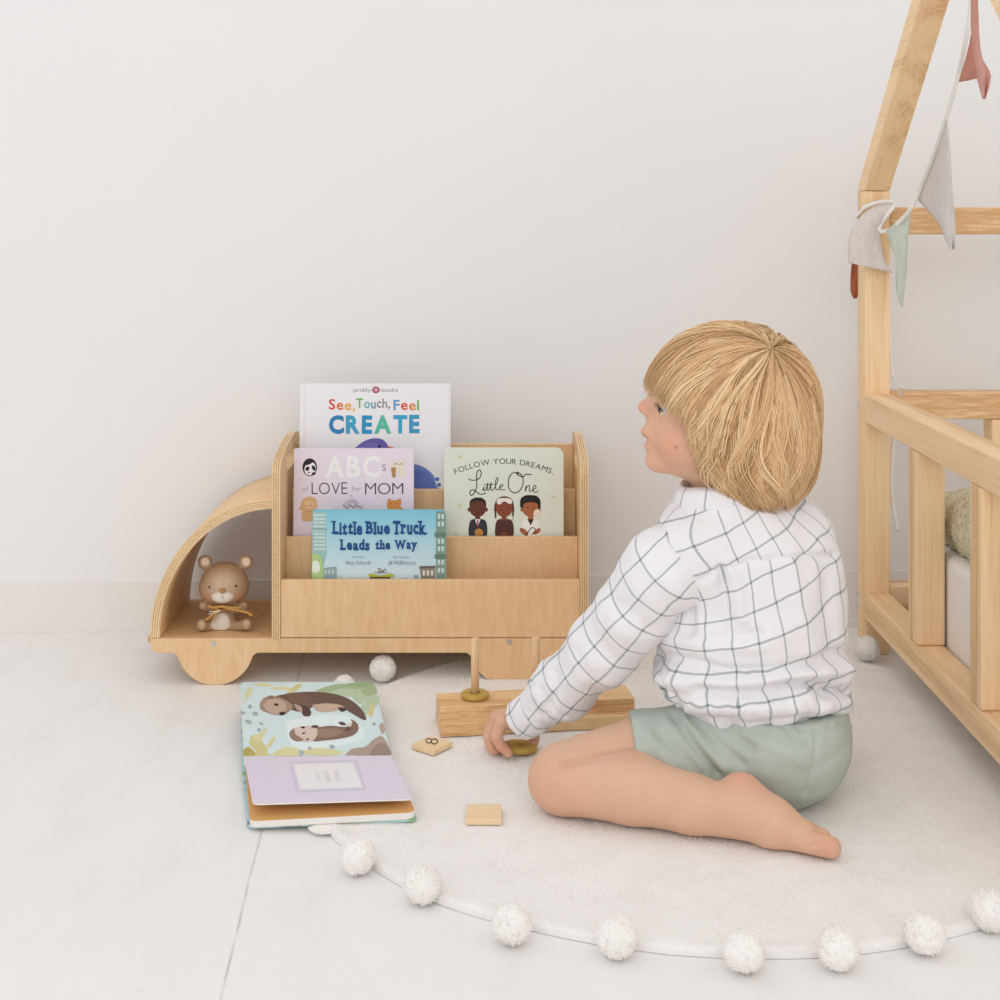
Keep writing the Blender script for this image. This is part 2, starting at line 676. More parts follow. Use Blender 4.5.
def floor_mat():
    m, nt, b = new_mat('white_painted_boards', 0.55, 0.25)
    L = nt.links.new
    tc = N(nt, 'ShaderNodeTexCoord')
    mp = N(nt, 'ShaderNodeMapping')
    mp.inputs['Rotation'].default_value = (0, 0, R(-3.28))
    L(tc.outputs['Object'], mp.inputs['Vector'])
    sp = N(nt, 'ShaderNodeSeparateXYZ')
    L(mp.outputs['Vector'], sp.inputs[0])
    wob = N(nt, 'ShaderNodeTexNoise', Scale=9.0, Detail=3.0)
    L(mp.outputs['Vector'], wob.inputs['Vector'])
    w1 = N(nt, 'ShaderNodeMath', operation='MULTIPLY_ADD')
    w1.inputs[1].default_value = 0.004
    L(wob.outputs['Fac'], w1.inputs[0])
    L(sp.outputs['X'], w1.inputs[2])

    def seam(src, spacing, off, w0, w1_):
        a = N(nt, 'ShaderNodeMath', operation='ADD')
        a.inputs[1].default_value = off
        L(src, a.inputs[0])
        w = N(nt, 'ShaderNodeMath', operation='PINGPONG')
        w.inputs[1].default_value = spacing / 2
        L(a.outputs[0], w.inputs[0])
        r = N(nt, 'ShaderNodeMapRange', interpolation_type='SMOOTHSTEP')
        r.inputs['From Min'].default_value = w0
        r.inputs['From Max'].default_value = w1_
        r.inputs['To Min'].default_value = 1
        r.inputs['To Max'].default_value = 0
        L(w.outputs[0], r.inputs['Value'])
        return r.outputs[0]
    s1 = seam(w1.outputs[0], 1.2, 0.1672, 0.0006, 0.0020)
    # worn white paint with faint streaks along the boards
    mp2 = N(nt, 'ShaderNodeMapping')
    mp2.inputs['Scale'].default_value = (1, 0.35, 1)
    L(mp.outputs['Vector'], mp2.inputs['Vector'])
    n1 = N(nt, 'ShaderNodeTexNoise', Scale=14.0, Detail=7.0, Roughness=0.65)
    L(mp2.outputs['Vector'], n1.inputs['Vector'])
    r1 = ramp(nt, [(0.25, rgb(234, 231, 228)), (0.5, rgb(240, 238, 236)), (0.8, rgb(242, 240, 239))])
    L(n1.outputs['Fac'], r1.inputs['Fac'])
    n2 = N(nt, 'ShaderNodeTexNoise', Scale=55.0, Detail=6.0, Roughness=0.7)
    L(mp.outputs['Vector'], n2.inputs['Vector'])
    r2 = ramp(nt, [(0.27, (0.80, 0.78, 0.76, 1)), (0.36, (1, 1, 1, 1))])
    L(n2.outputs['Fac'], r2.inputs['Fac'])
    mu = N(nt, 'ShaderNodeMix', data_type='RGBA', blend_type='MULTIPLY')
    mu.inputs[0].default_value = 0.7
    L(r1.outputs['Color'], mu.inputs[6])
    L(r2.outputs['Color'], mu.inputs[7])
    sm = N(nt, 'ShaderNodeMath', operation='MULTIPLY')
    sm.inputs[1].default_value = 0.48
    n3 = N(nt, 'ShaderNodeTexNoise', Scale=24.0, Detail=3.0)
    L(mp.outputs['Vector'], n3.inputs['Vector'])
    r3 = ramp(nt, [(0.35, (0.25, 0.25, 0.25, 1)), (0.6, (1, 1, 1, 1))])
    L(n3.outputs['Fac'], r3.inputs['Fac'])
    s2 = N(nt, 'ShaderNodeMath', operation='MULTIPLY')
    L(s1, s2.inputs[0])
    L(r3.outputs['Color'], s2.inputs[1])
    L(s2.outputs[0], sm.inputs[0])
    mx = N(nt, 'ShaderNodeMix', data_type='RGBA')
    L(sm.outputs[0], mx.inputs[0])
    L(mu.outputs[2], mx.inputs[6])
    mx.inputs[7].default_value = rgb(150, 146, 142)
    L(mx.outputs[2], b.inputs['Base Color'])
    bp = N(nt, 'ShaderNodeBump', Strength=0.12, Distance=0.003)
    L(n1.outputs['Fac'], bp.inputs['Height'])
    L(bp.outputs['Normal'], b.inputs['Normal'])
    return m


def strip_on_wall(name, a, b, z0, z1, t, mat, off=0.0):
    mb = MB()
    p = [W0 + WD * a + WN * off, W0 + WD * b + WN * off, W0 + WD * b + WN * (off + t), W0 + WD * a + WN * (off + t)]
    mb.prism([(q.x, q.y, z0) for q in p], (0, 0, z1 - z0), mat)
    o = mb.build(name)
    o['kind'] = 'structure'
    return o


mb = MB()
mb.prism([(-3.2, -1.2, -0.06), (3.6, -1.2, -0.06), (3.6, 2.75, -0.06), (-3.2, 2.75, -0.06)], (0, 0, 0.06), floor_mat())
o = mb.build('floor')
o['kind'] = 'structure'
strip_on_wall('wall_back', -3.2, 3.4, 0.0, 2.6, -0.08, WALL)
strip_on_wall('baseboard_back', -3.2, 3.4, 0.0, 0.093, 0.004, BASEM)
o = strip_on_wall('trim_1', -3.2, 3.4, 0.0, 0.012, 0.008, BASEM, 0.004)


# ================================================================ TRUCK BOOKCASE
YF, YB = 2.134, 2.352


def TX(px, Y=YF):
    return (px - CX) * Y / FPX


def TZ(py, Y=YF):
    return H - (py - CY) * Y / FPX


case = thing('bookcase', 'birch plywood truck-shaped bookcase with tiered book slots against the white wall', 'bookcase', (TX(370), 2.24, 0))


def chassis(y0, y1):
    mb = MB()
    zb, zt = TZ(653), TZ(638.5)
    r = 38.6 * YF / FPX
    zc = TZ(647)
    pts = [(TX(588), zt), (TX(588), TZ(648)), (TX(584), zb)]

    def wheel(px, flat, shift=0.0):
        cx = TX(px)
        a0 = math.asin((zb - zc) / r)
        fr = 0.006
        out = [(cx + r * math.cos(a0) + fr + shift, zb)]
        for i in range(0, 33):
            a = a0 - (math.pi + 2 * a0) * i / 32
            z = zc + r * math.sin(a)
            x = cx + r * math.cos(a) + (shift if math.cos(a) > 0 else 0)
            if i == 0:
                z -= 0.004
            if i == 32:
                z -= 0.004
            out.append((x, max(z, flat)))
        out.append((cx - r * math.cos(a0) - fr, zb))
        return out
    pts += wheel(508.5, 0.0085, 0.014) + wheel(215, 0.0)
    pts += [(TX(157), zb), (TX(152), TZ(650.5)), (TX(151), TZ(647)), (TX(151), zt)]
    q = []
    for p in pts:
        if not q or (abs(p[0] - q[-1][0]) + abs(p[1] - q[-1][1])) > 1e-5:
            q.append(p)
    mb.prism([(x, y0, z) for x, z in q], (0, y1 - y0, 0), BIRCH)
    return mb.build('chassis_panel', case, 0.0012, 2)


ch = chassis(YF, YF + 0.013)
chassis(YB - 0.013, YB)
for px, py in ((213.5, 643.5), (509, 642)):
    mb = MB()
    c = P(px, py, YF)
    for k, (r0, r1, d) in enumerate(((0.0046, 0.0040, 0.0014), (0.0019, 0.0015, 0.0018))):
        ring0 = [(c.x + r0 * math.cos(a * math.pi / 10), YF + 0.001, c.z + r0 * math.sin(a * math.pi / 10)) for a in range(20)]
        ring1 = [(c.x + r1 * math.cos(a * math.pi / 10), YF - d, c.z + r1 * math.sin(a * math.pi / 10)) for a in range(20)]
        mb.add(ring0 + ring1, [(i, (i + 1) % 20, (i + 1) % 20 + 20, i + 20) for i in range(20)] + [tuple(range(20, 40))], STEEL)
    o = mb.build('bolt', case)
    o['label'] = 'small round steel bolt head'
mb = MB()
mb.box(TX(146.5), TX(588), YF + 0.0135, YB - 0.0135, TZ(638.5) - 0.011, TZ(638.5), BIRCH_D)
mb.box(TX(146.0), TX(146.5) + 0.0005, YF + 0.0135, YB - 0.0135, TZ(638.5) - 0.0085, TZ(638.5) - 0.006, PLY_D)
mb.box(TX(146.0), TX(146.5) + 0.0005, YF + 0.0135, YB - 0.0135, TZ(638.5) - 0.0045, TZ(638.5) - 0.002, PLY_D)
mb.build('floor_board', case)
ZF = TZ(638.5)

# bent cab shell with layered edge
mb = MB()
ccx, ccz = TX(274), TZ(638)
A_, B_ = 124 * YF / FPX, 138.5 * YF / FPX
T_ = 9.5 * YF / FPX
NS = 40
layers = [0, .18, .24, .42, .48, .66, .72, .90, .94, 1.0]


def arcpt(i, f, y):
    a = math.pi - (math.pi / 2) * i / NS
    ca, sa = math.cos(a), math.sin(a)
    nrm = Vector((ca / A_, 0, sa / B_)).normalized()
    p = Vector((ccx + A_ * ca, y, ccz + B_ * sa)) - nrm * (T_ * f)
    return p


for yy in (YF, YB):
    for k in range(len(layers) - 1):
        mat = PLY_D if k % 2 == 1 else PLY_L
        mb.grid([[arcpt(i, layers[k], yy) for i in range(NS + 1)], [arcpt(i, layers[k + 1], yy) for i in range(NS + 1)]], mat, False)
ny = 4
for f in (0.0, 1.0):
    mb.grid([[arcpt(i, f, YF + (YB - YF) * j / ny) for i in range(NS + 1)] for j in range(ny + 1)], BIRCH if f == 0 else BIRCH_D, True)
mb.grid([[arcpt(0, f, y) for f in (0, 1)] for y in (YF, YB)], PLY_L, False)
o = mb.build('cab_shell', case)


def hole_panel(name, x0, x1, prof, hole, mat):
    """panel in the depth/height plane with a grip hole"""
    cu = bpy.data.curves.new(name, 'CURVE')
    cu.dimensions = '2D'
    cu.fill_mode = 'BOTH'
    cu.extrude = abs(x1 - x0) / 2
    for loop in (prof, hole):
        sp = cu.splines.new('POLY')
        sp.points.add(len(loop) - 1)
        for p, q in zip(sp.points, loop):
            p.co = (q[0], q[1], 0, 1)
        sp.use_cyclic_u = True
    ob = bpy.data.objects.new(name, cu)
    C.objects.link(ob)
    bpy.context.view_layer.update()
    me = bpy.data.meshes.new_from_object(ob.evaluated_get(bpy.context.evaluated_depsgraph_get()))
    bpy.data.objects.remove(ob)
    bpy.data.curves.remove(cu)
    xm = (x0 + x1) / 2
    mb = MB()
    vs = [(xm + v.co.z, v.co.x, v.co.y) for v in me.vertices]
    for p in me.polygons:
        n = p.normal
        # broad faces: birch, edge faces: ply
        mb.add([vs[i] for i in p.vertices], [tuple(range(len(p.vertices)))], mat if abs(n.z) > 0.7 else PLY_L)
    bpy.data.meshes.remove(me)
    return mb


sprof = [(YF - 0.002, ZF), (YF - 0.002, 0.316)]
for p in spline([Vector((YF - 0.002, 0.316, 0)), Vector((YF + 0.010, 0.3325, 0)), Vector((YF + 0.05, 0.3425, 0)), Vector((YF + 0.12, 0.351, 0)), Vector((YF + 0.185, 0.3505, 0)), Vector((YB - 0.004, 0.340, 0)), Vector((YB, 0.325, 0))], 5)[1:]:
    sprof.append((p.x, p.y))
sprof.append((YB, ZF))
hole = []
for i in range(24):
    a = 2 * math.pi * i / 24
    sx = (1 if math.cos(a) > 0 else -1) * 0.032
    hole.append((2.243 + sx + 0.012 * math.cos(a), 0.3185 + 0.0125 * math.sin(a)))
XL0, XL1, XR0, XR1 = TX(272), TX(280.3), TX(580.3), TX(588.5)
for x0, x1, sgn in ((XL0, XL1, 1), (XR0, XR1, 1)):
    mb = hole_panel('side_panel', x0, x1, sprof, hole, BIRCH)
    w = x1 - x0
    for f0, f1 in ((0.20, 0.27), (0.46, 0.53), (0.72, 0.79)):      # dark plies showing on the front edge
        seq = [(y - 0.0002 if i < 2 else y, z + (0.0002 if i >= 2 else 0)) for i, (y, z) in enumerate(sprof[:18])]
        mb.grid([[Vector((x0 + w * f, y, z)) for y, z in seq] for f in (f0, f1)], PLY_D, False)
    mb.build('side_panel', case)


def tier(y0, y1, z0, z1, mat=BIRCH, name='slot_panel'):
    mb = MB()
    mb.box(XL1 + 0.0002, XR0 - 0.0002, y0, y1, z0, z1, mat)
    return mb.build(name, case, 0.0012, 2)


tier(YF, YF + 0.009, ZF + 0.0012, TZ(580))
tier(2.190, 2.199, ZF, TZ(537, 2.19))
tier(2.250, 2.259, ZF, TZ(489.5, 2.25))
tier(2.312, 2.321, ZF, TZ(444, 2.312), BIRCH, 'back_panel')
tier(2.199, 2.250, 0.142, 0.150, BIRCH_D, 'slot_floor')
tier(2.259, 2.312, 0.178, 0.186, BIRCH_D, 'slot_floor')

# ================================================================ PICTURE BOOKS IN THE BOOKCASE
GB = 'picture books in the bookcase'


def book(label, pxl, pxr, pyt, Y, zb, thick, cover, pages, tilt=3.0, cr=0.0, shear=0.0, spine=None):
    """upright book seen face on; returns Empty, front cover MB and the face plane"""
    n = Vector((0, -math.cos(R(tilt)), math.sin(R(tilt))))
    up = Vector((0, math.sin(R(tilt)), math.cos(R(tilt))))
    ztop = TZ(pyt, Y)
    h = (ztop - zb) / math.cos(R(tilt))
    tl = Vector((TX(pxl, Y), Y, ztop))
    w = TX(pxr, Y) - TX(pxl, Y)
    bl = tl - up * h
    t = thing('picture_book', label, 'book', (bl.x + w / 2, bl.y, zb), GB)
    back = -n

    def outline(ins=0.0, r=cr):
        x0, x1, v0, v1 = ins, w - ins, ins, h - ins
        r = max(r - ins, 0)
        pts = [(x0, v0), (x1, v0)]
        if r > 0:
            pts += [(x1 - r + r * math.cos(a), v1 - r + r * math.sin(a)) for a in [i * math.pi / 12 for i in range(7)]]
            pts += [(x0, v1)]
        else:
            pts += [(x1, v1), (x0, v1)]
        return pts
    to = lambda u, v, d: bl + Vector((1, 0, 0)) * u + up * v + back * d
    fc = MB()
    ct = 0.0022
    fc.prism([to(u, v, 0) for u, v in outline()], back * ct, cover)
    pg = MB()
    pg.prism([to(u, v, ct) for u, v in outline(0.002)], back * (thick - 2 * ct), pages)
    pg.build('page_block', t)
    bc = MB()
    bc.prism([to(u, v, thick - ct) for u, v in outline()], back * ct, cover)
    bc.build('back_cover', t)
    sp = MB()
    sp.prism([to(0.0, 0, ct), to(0.0018, 0, ct), to(0.0018, h, ct), to(0.0, h, ct)], back * (thick - 2 * ct), spine or cover)
    sp.build('spine', t)
    return t, fc, tl, n


PAGES = soft('paper_block', (240, 236, 226), 0.04, 300)


def grad(name, top, bot, z0, z1):
    m, nt, b = new_mat(name, 0.4, 0.3)
    tc = N(nt, 'ShaderNodeTexCoord')
    sp = N(nt, 'ShaderNodeSeparateXYZ')
    nt.links.new(tc.outputs['Generated'], sp.inputs[0])
    r = ramp(nt, [(z0, rgb(*bot)), (z1, rgb(*top))])
    nt.links.new(sp.outputs['Z'], r.inputs['Fac'])
    nt.links.new(r.outputs['Color'], b.inputs['Base Color'])
    return m


# --- white book, rear slot
t, fc, o_, n_ = book('tall white book with CREATE in big blue letters, standing in the rear slot', 300, 450.5, 384, 2.272, 0.1866, 0.013, paint('#F1EFF1', 0.35), PAGES, 3)
a = Art(fc, o_, n_)
c2 = lambda x, y: (280 + x / 4.545, 370 + y / 4.545)
a.conv = c2
a.stroke([(112, 68), (108, 540)], 2.5 * 1.0, '#DDDBE0', False)
a.stroke([(768, 72), (762, 540)], 2.0, '#E2E0E4', False)
a.word('priddy', 335, 412, 99, 17, '#7C7A80', 0.0)
a.word('books', 462, 536, 99, 17, '#7C7A80', 0.0)
a.poly([(416, 91), (424, 78), (436, 74), (448, 79), (456, 91), (447, 103), (436, 107), (424, 103)], '#A9606E')
a.ell(436, 90, 9, 7, '#D9B0B4')
RB = ['#D9492F', '#E2702C', '#EDA93A', '#EDC04C']
a.word('See,', 222, 342, 180, 46, RB, 0.016, 0.05)
a.word('Touch,', 346, 500, 172, 42, ['#6DB250', '#5EB2B6', '#6E9EBB', '#8A7E95', '#9A8A8A', '#8A7E95'], 0.015, 0.05)
a.word('Feel', 516, 632, 180, 46, ['#5C9FCF', '#E2553A', '#E58B3A', '#7FBB4A'], 0.016, 0.05)
a.word('CREATE', 222, 634, 284, 76, ['#2E86BE', '#45A6C9', '#2C97C5', '#5CC0A8', '#3FA9D0', '#3E9CC6'], 0.045, 0.03)
a.smooth([(330, 362), (352, 345), (385, 322), (425, 310), (462, 314), (484, 332), (492, 352), (488, 372), (400, 380)], '#6C61AC')
a.smooth([(345, 356), (400, 330), (440, 335), (470, 362), (420, 376), (360, 370)], '#7A70BA')
a.poly([(490, 346), (520, 352), (490, 362)], '#E2572F')
a.ell(452, 347, 7, 7, '#1E1B33')
a.smooth([(560, 425), (612, 428), (650, 440), (690, 470), (704, 500), (702, 545), (600, 560), (540, 520)], '#6C84C6')
a.smooth([(590, 450), (650, 460), (690, 490), (698, 540), (600, 545)], '#5F76BC')
for (ex, ey) in ((714, 496), (722, 522), (706, 536)):
    a.ell(ex, ey, 10, 9, '#5F76BC')
fc.build('front_cover', t)

# --- lilac book, middle slot
t, fc, o_, n_ = book('lilac book with white ABC letters and small drawn animals, left in the middle slot', 294, 413.7, 449, 2.212, 0.1504, 0.013, paint('#EBDFEB', 0.35), PAGES, 3, 0.0, spine=paint('#B9A98C'))
a = Art(fc, o_, n_)
a.conv = lambda x, y: (285 + x / 7.143, 440 + y / 7.143)
a.word('ABC', 285, 680, 262, 145, '#F4F2F0', 0.03, 0.01)
a.text('S', 694, 172, 722, 222, '#8E868E', 0.0)
a.ell(177, 195, 52, 64, '#2B2529')
a.ell(180, 205, 40, 48, '#F2EEF0', 20)
a.smooth([(140, 150), (170, 132), (205, 145), (190, 165), (150, 180)], '#2B2529')
a.ell(160, 205, 13, 17, '#2B2529', 30)
a.ell(205, 200, 12, 20, '#2B2529', -25)
a.ell(205, 240, 15, 10, '#2B2529')
a.ell(170, 232, 7, 6, '#2B2529')
a.word('of', 122, 168, 365, 32, '#A79FAA', 0.0)
a.word('LOVE', 190, 445, 388, 88, '#47404A', -0.012, 0.02)
a.word('for', 476, 545, 362, 32, '#A79FAA', 0.0)
a.word('MOM', 572, 845, 388, 84, '#47404A', -0.012, 0.02)
# pale cat with a small brown cub
a.smooth([(760, 135), (790, 145), (825, 142), (855, 125), (858, 165), (850, 195), (868, 230), (866, 262), (810, 265), (795, 220), (765, 190), (757, 160)], '#EADFD2')
a.smooth([(757, 200), (775, 195), (792, 200), (790, 230), (788, 266), (768, 266), (762, 235)], '#B58A5C')
a.stroke([(775, 178), (800, 170), (820, 178), (845, 170)], 3, '#8C7B70')
for cx in (790, 826):
    a.ell(cx, 168, 4, 4, '#5C4C44')
# bunny
a.smooth([(120, 430), (150, 410), (190, 405), (222, 425), (232, 470), (215, 500), (220, 540), (212, 575), (130, 578), (118, 530), (125, 500), (100, 500), (112, 465)], '#E0B27E')
a.smooth([(135, 445), (165, 430), (205, 440), (210, 470), (180, 490), (140, 485)], '#E8C092')
for q in ((148, 470), (186, 468)):
    a.ell(q[0], q[1], 4, 5, '#6B4A30')
a.stroke([(150, 505), (170, 512), (192, 505)], 3, '#A87A4C')
a.smooth([(262, 490), (300, 470), (330, 485), (330, 515), (262, 515)], '#F0EBEC')
# orange cat
a.smooth([(730, 440), (740, 415), (760, 428), (800, 428), (822, 415), (832, 445), (825, 475), (850, 490), (830, 500), (790, 503), (745, 498), (728, 470)], '#DE9550')
for q in ((760, 455), (800, 455)):
    a.ell(q[0], q[1], 3.5, 4.5, '#6B3A1E')
# grey spray in the middle
for i in range(22):
    x = 410 + (i * 53) % 145
    y = 468 + (i * 29) % 26
    a.stroke([(x, y), (x + 10, y - 8), (x + 16, y - 2)], 4, '#8D8692', False)
for i in range(14):
    ang = R(200 + i * 10.5)
    a.stroke([(478 + 22 * math.cos(ang), 470 + 22 * math.sin(ang)), (478 + 58 * math.cos(ang), 470 + 50 * math.sin(ang))], 3, '#B9B1BD', False)
a.ell(474, 399, 5, 5, '#8D8692')
for q in ((110, 278, 5), (655, 448, 18), (856, 440, 12), (115, 676, 14)):
    a.ell(q[0], q[1], q[2], q[2] * 0.7, '#F1E9EE' if q[2] > 6 else '#B98A5C')
fc.build('front_cover', t)

# --- pale green book
t, fc, o_, n_ = book('pale green book showing three dark-haired children, right in the middle slot', 444.3, 563.4, 448.5, 2.212, 0.1504, 0.016, paint('#E0E5D8', 0.35), PAGES, 3, 0.010)
a = Art(fc, o_, n_)
a.conv = lambda x, y: (435 + x / 7.143, 445 + y / 7.143)
arc = lambda x: (118 + 0.00062 * (x - 492) ** 2 + 17, math.degrees(math.atan(2 * 0.00062 * (x - 492))))
a.word('FOLLOW YOUR DREAMS,', 138, 846, 135, 40, '#2F2F2E', 0.0, 0.0, arc=arc)
K = '#30302E'
a.stroke([(240, 240), (256, 250), (290, 250), (318, 236), (331, 205), (322, 180), (306, 184), (297, 215), (299, 262), (296, 305), (280, 342), (262, 360), (250, 350), (252, 330), (272, 320), (295, 334), (325, 352), (365, 344)], 7, K)
a.stroke([(338, 326), (352, 300), (348, 322), (362, 322), (378, 268), (373, 316), (386, 320), (402, 266), (398, 312), (412, 322), (436, 285), (450, 245), (443, 234), (432, 265), (433, 308), (446, 320), (468, 304), (486, 288), (472, 284), (461, 302), (470, 320), (502, 318)], 6, K)
a.stroke([(360, 286), (418, 280)], 5, K, False)
a.ell(354, 282, 4, 4, K)
a.stroke([(600, 208), (570, 196), (540, 214), (524, 256), (528, 308), (556, 338), (592, 336), (622, 300), (630, 250), (616, 212), (584, 194), (590, 214), (630, 226), (650, 208), (690, 214)], 7, K)
a.stroke([(650, 288), (645, 330), (656, 300), (672, 288), (676, 305), (672, 326), (684, 330), (704, 318), (722, 300), (712, 288), (700, 304), (702, 328), (718, 338), (740, 324)], 6, K)


def kid(cx, skin, suit, hair):
    a.smooth([(cx - 62, 652), (cx - 66, 610), (cx - 55, 545), (cx - 25, 528), (cx + 25, 528), (cx + 58, 545), (cx + 70, 605), (cx + 62, 652), (cx + 40, 665), (cx - 40, 665)], suit)
    a.poly([(cx - 16, 505), (cx + 16, 505), (cx + 20, 538), (cx - 20, 538)], skin)
    for sx in (-62, 62):
        a.ell(cx + sx, 462, 11, 14, skin)
    a.ell(cx, 452, 60, 62, skin)


kid(305, '#6A382A', '#34363C', None)
a.smooth([(246, 450), (250, 400), (280, 378), (305, 375), (335, 378), (362, 402), (364, 450), (352, 415), (330, 402), (280, 402), (258, 415)], '#25211F')
a.poly([(286, 530), (324, 530), (310, 575), (300, 575)], '#F0ECE6')
a.poly([(300, 536), (311, 536), (312, 575), (305, 583), (298, 575)], '#A9606C')
a.smooth([(285, 610), (310, 596), (338, 610), (340, 640), (288, 645)], '#C58B4A')
a.ell(303, 487, 10, 5, '#4A2018')
for q in (283, 327):
    a.stroke([(q - 9, 452), (q, 458), (q + 9, 452)], 4, '#35191A')
kid(494, '#8A4A32', '#56302A', None)
a.smooth([(428, 520), (424, 440), (440, 390), (470, 370), (494, 366), (520, 370), (552, 392), (564, 440), (560, 520), (548, 525), (552, 450), (540, 410), (494, 398), (448, 410), (436, 450), (440, 525)], '#5A332B')
a.smooth([(440, 412), (448, 385), (490, 378), (540, 385), (552, 410), (530, 420), (494, 402), (462, 425)], '#EFE8E0')
a.poly([(440, 505), (470, 515), (455, 530), (436, 525)], '#EFE8E0')
a.poly([(555, 505), (525, 515), (540, 530), (556, 525)], '#EFE8E0')
for q in (472, 516):
    a.stroke([(q - 9, 456), (q, 462), (q + 9, 456)], 4, '#35191A')
a.stroke([(482, 484), (494, 490), (506, 484)], 4, '#5A2018')
a.stroke([(440, 600), (494, 618), (548, 600)], 5, '#3A1E1A')
a.ell(494, 634, 22, 11, '#8A4A32')
kid(683, '#A9653F', '#F0EEEA', None)
a.smooth([(608, 440), (610, 390), (640, 362), (683, 358), (725, 364), (752, 395), (752, 450), (738, 455), (732, 420), (700, 410), (660, 410), (632, 425), (625, 455)], '#211D1D')
a.ell(728, 487, 24, 30, '#E9DDC8', 20)
a.poly([(660, 530), (705, 530), (683, 575)], '#3A2A26')
a.smooth([(605, 590), (640, 600), (665, 630), (650, 648), (610, 620)], '#A9653F')
a.smooth([(750, 590), (730, 598), (700, 625), (715, 640), (750, 620)], '#A9653F')
a.stroke([(650, 648), (690, 590), (720, 610), (690, 640)], 6, '#3A2024')
for q in (660, 704):
    a.stroke([(q - 9, 450), (q, 446), (q + 9, 450)], 4, '#45221A')
for q in ((176, 85), (175, 432), (845, 372), (148, 632)):
    a.ell(q[0], q[1], 14, 12, '#D6D6AE')
fc.build('front_cover', t)

# --- blue board book, front slot
SKYC = grad('printed_sky_cover', (128, 198, 218), (222, 233, 236), 0.40, 1.0)
t, fc, o_, n_ = book('small blue board book with navy lettering and a city street, in the front slot', 312.8, 445.8, 511, 2.156, ZF + 0.0006, 0.016, SKYC, PAGES, 3, 0.008)
a = Art(fc, o_, n_)
a.conv = lambda x, y: (305 + x / 6.667, 505 + y / 6.667)
# city at the sides
a.poly([(55, 45), (140, 45), (145, 330), (120, 420), (52, 420)], '#9CC4C4')
for i in range(6):
    for j in range(10):
        a.poly([(62 + i * 13, 60 + j * 25), (70 + i * 13, 60 + j * 25), (70 + i * 13, 75 + j * 25), (62 + i * 13, 75 + j * 25)], '#DDE9E6')
a.poly([(52, 158), (148, 158), (148, 166), (52, 166)], '#7FAAA8')
a.poly([(874, 42), (925, 42), (936, 70), (936, 500), (874, 500)], '#7E9A8C')
for j, yy in enumerate((60, 110, 225, 275, 365, 420)):
    for xx in (885, 910):
        a.poly([(xx, yy), (xx + 16, yy), (xx + 16, yy + 32), (xx, yy + 32)], '#C9DDD8')
for yy in (185, 200, 330, 345):
    a.poly([(862, yy), (940, yy), (940, yy + 11), (866, yy + 11)], '#5F7A6C')
a.poly([(765, 415), (868, 410), (868, 500), (775, 500)], '#8F867A')
a.poly([(762, 408), (870, 404), (870, 420), (762, 424)], '#6E665C')
for xx in (785, 812, 840):
    a.poly([(xx, 436), (xx + 15, 436), (xx + 15, 470), (xx, 470)], '#E4DCC6')
a.poly([(120, 420), (210, 410), (212, 500), (120, 500)], '#93ADB0')
for xx in (132, 156, 182):
    a.poly([(xx, 432), (xx + 12, 432), (xx + 12, 462), (xx, 462)], '#C2D2D0')
a.poly([(212, 470), (250, 470), (250, 500), (212, 500)], '#C4D2CE')
a.poly([(728, 465), (755, 465), (755, 500), (728, 500)], '#8FB2BE')
# pale green vehicle edge at the lower left
a.smooth([(50, 320), (85, 325), (112, 350), (118, 400), (124, 450), (120, 500), (50, 500)], '#B2D08E')
a.smooth([(52, 375), (80, 372), (98, 400), (96, 440), (52, 448)], '#E6EEE0')
NV = '#1C4C8C'
a.word('Little', 186, 382, 192, 82, NV, 0.04, 0.035, serif=True)
a.word('Blue', 408, 566, 190, 78, NV, 0.04, 0.035, serif=True)
a.word('Truck', 586, 806, 192, 86, NV, 0.04, 0.035, serif=True)
a.word('Leads', 238, 430, 297, 66, NV, 0.04, 0.035, serif=True)
a.word('the', 470, 568, 292, 58, NV, 0.04, 0.035, serif=True)
a.word('Way', 600, 745, 290, 58, NV, 0.04, 0.035, serif=True)
a.word('Written by', 314, 398, 352, 13, '#7F8CA4', 0.0)
a.word('Illustrated by', 590, 694, 352, 13, '#7F8CA4', 0.0)
a.word('Alice Schertle', 270, 440, 396, 26, '#66708A', -0.01, 0.03)
a.word('Jill McElmurry', 556, 738, 396, 26, '#66708A', -0.01, 0.03)
a.smooth([(420, 462), (450, 456), (500, 468), (560, 456), (592, 462), (580, 480), (510, 482), (440, 480)], '#B9BE4A')
a.poly([(432, 478), (570, 478), (566, 505), (438, 505)], '#5A4636')
a.stroke([(462, 444), (495, 452), (508, 430), (488, 422), (500, 450), (520, 440), (540, 424), (512, 446), (552, 446)], 4, '#6A3A30')
for (x, w) in ((290, 42), (350, 36), (640, 46)):
    a.poly([(x, 488), (x + w, 488), (x + w, 497), (x, 497)], '#7D8590')
fc.build('front_cover', t)


# ================================================================ BEAR FIGURINE
def bp_(x, y, Y):
    return P(180 + x / 10.52, 545 + y / 10.52, Y)


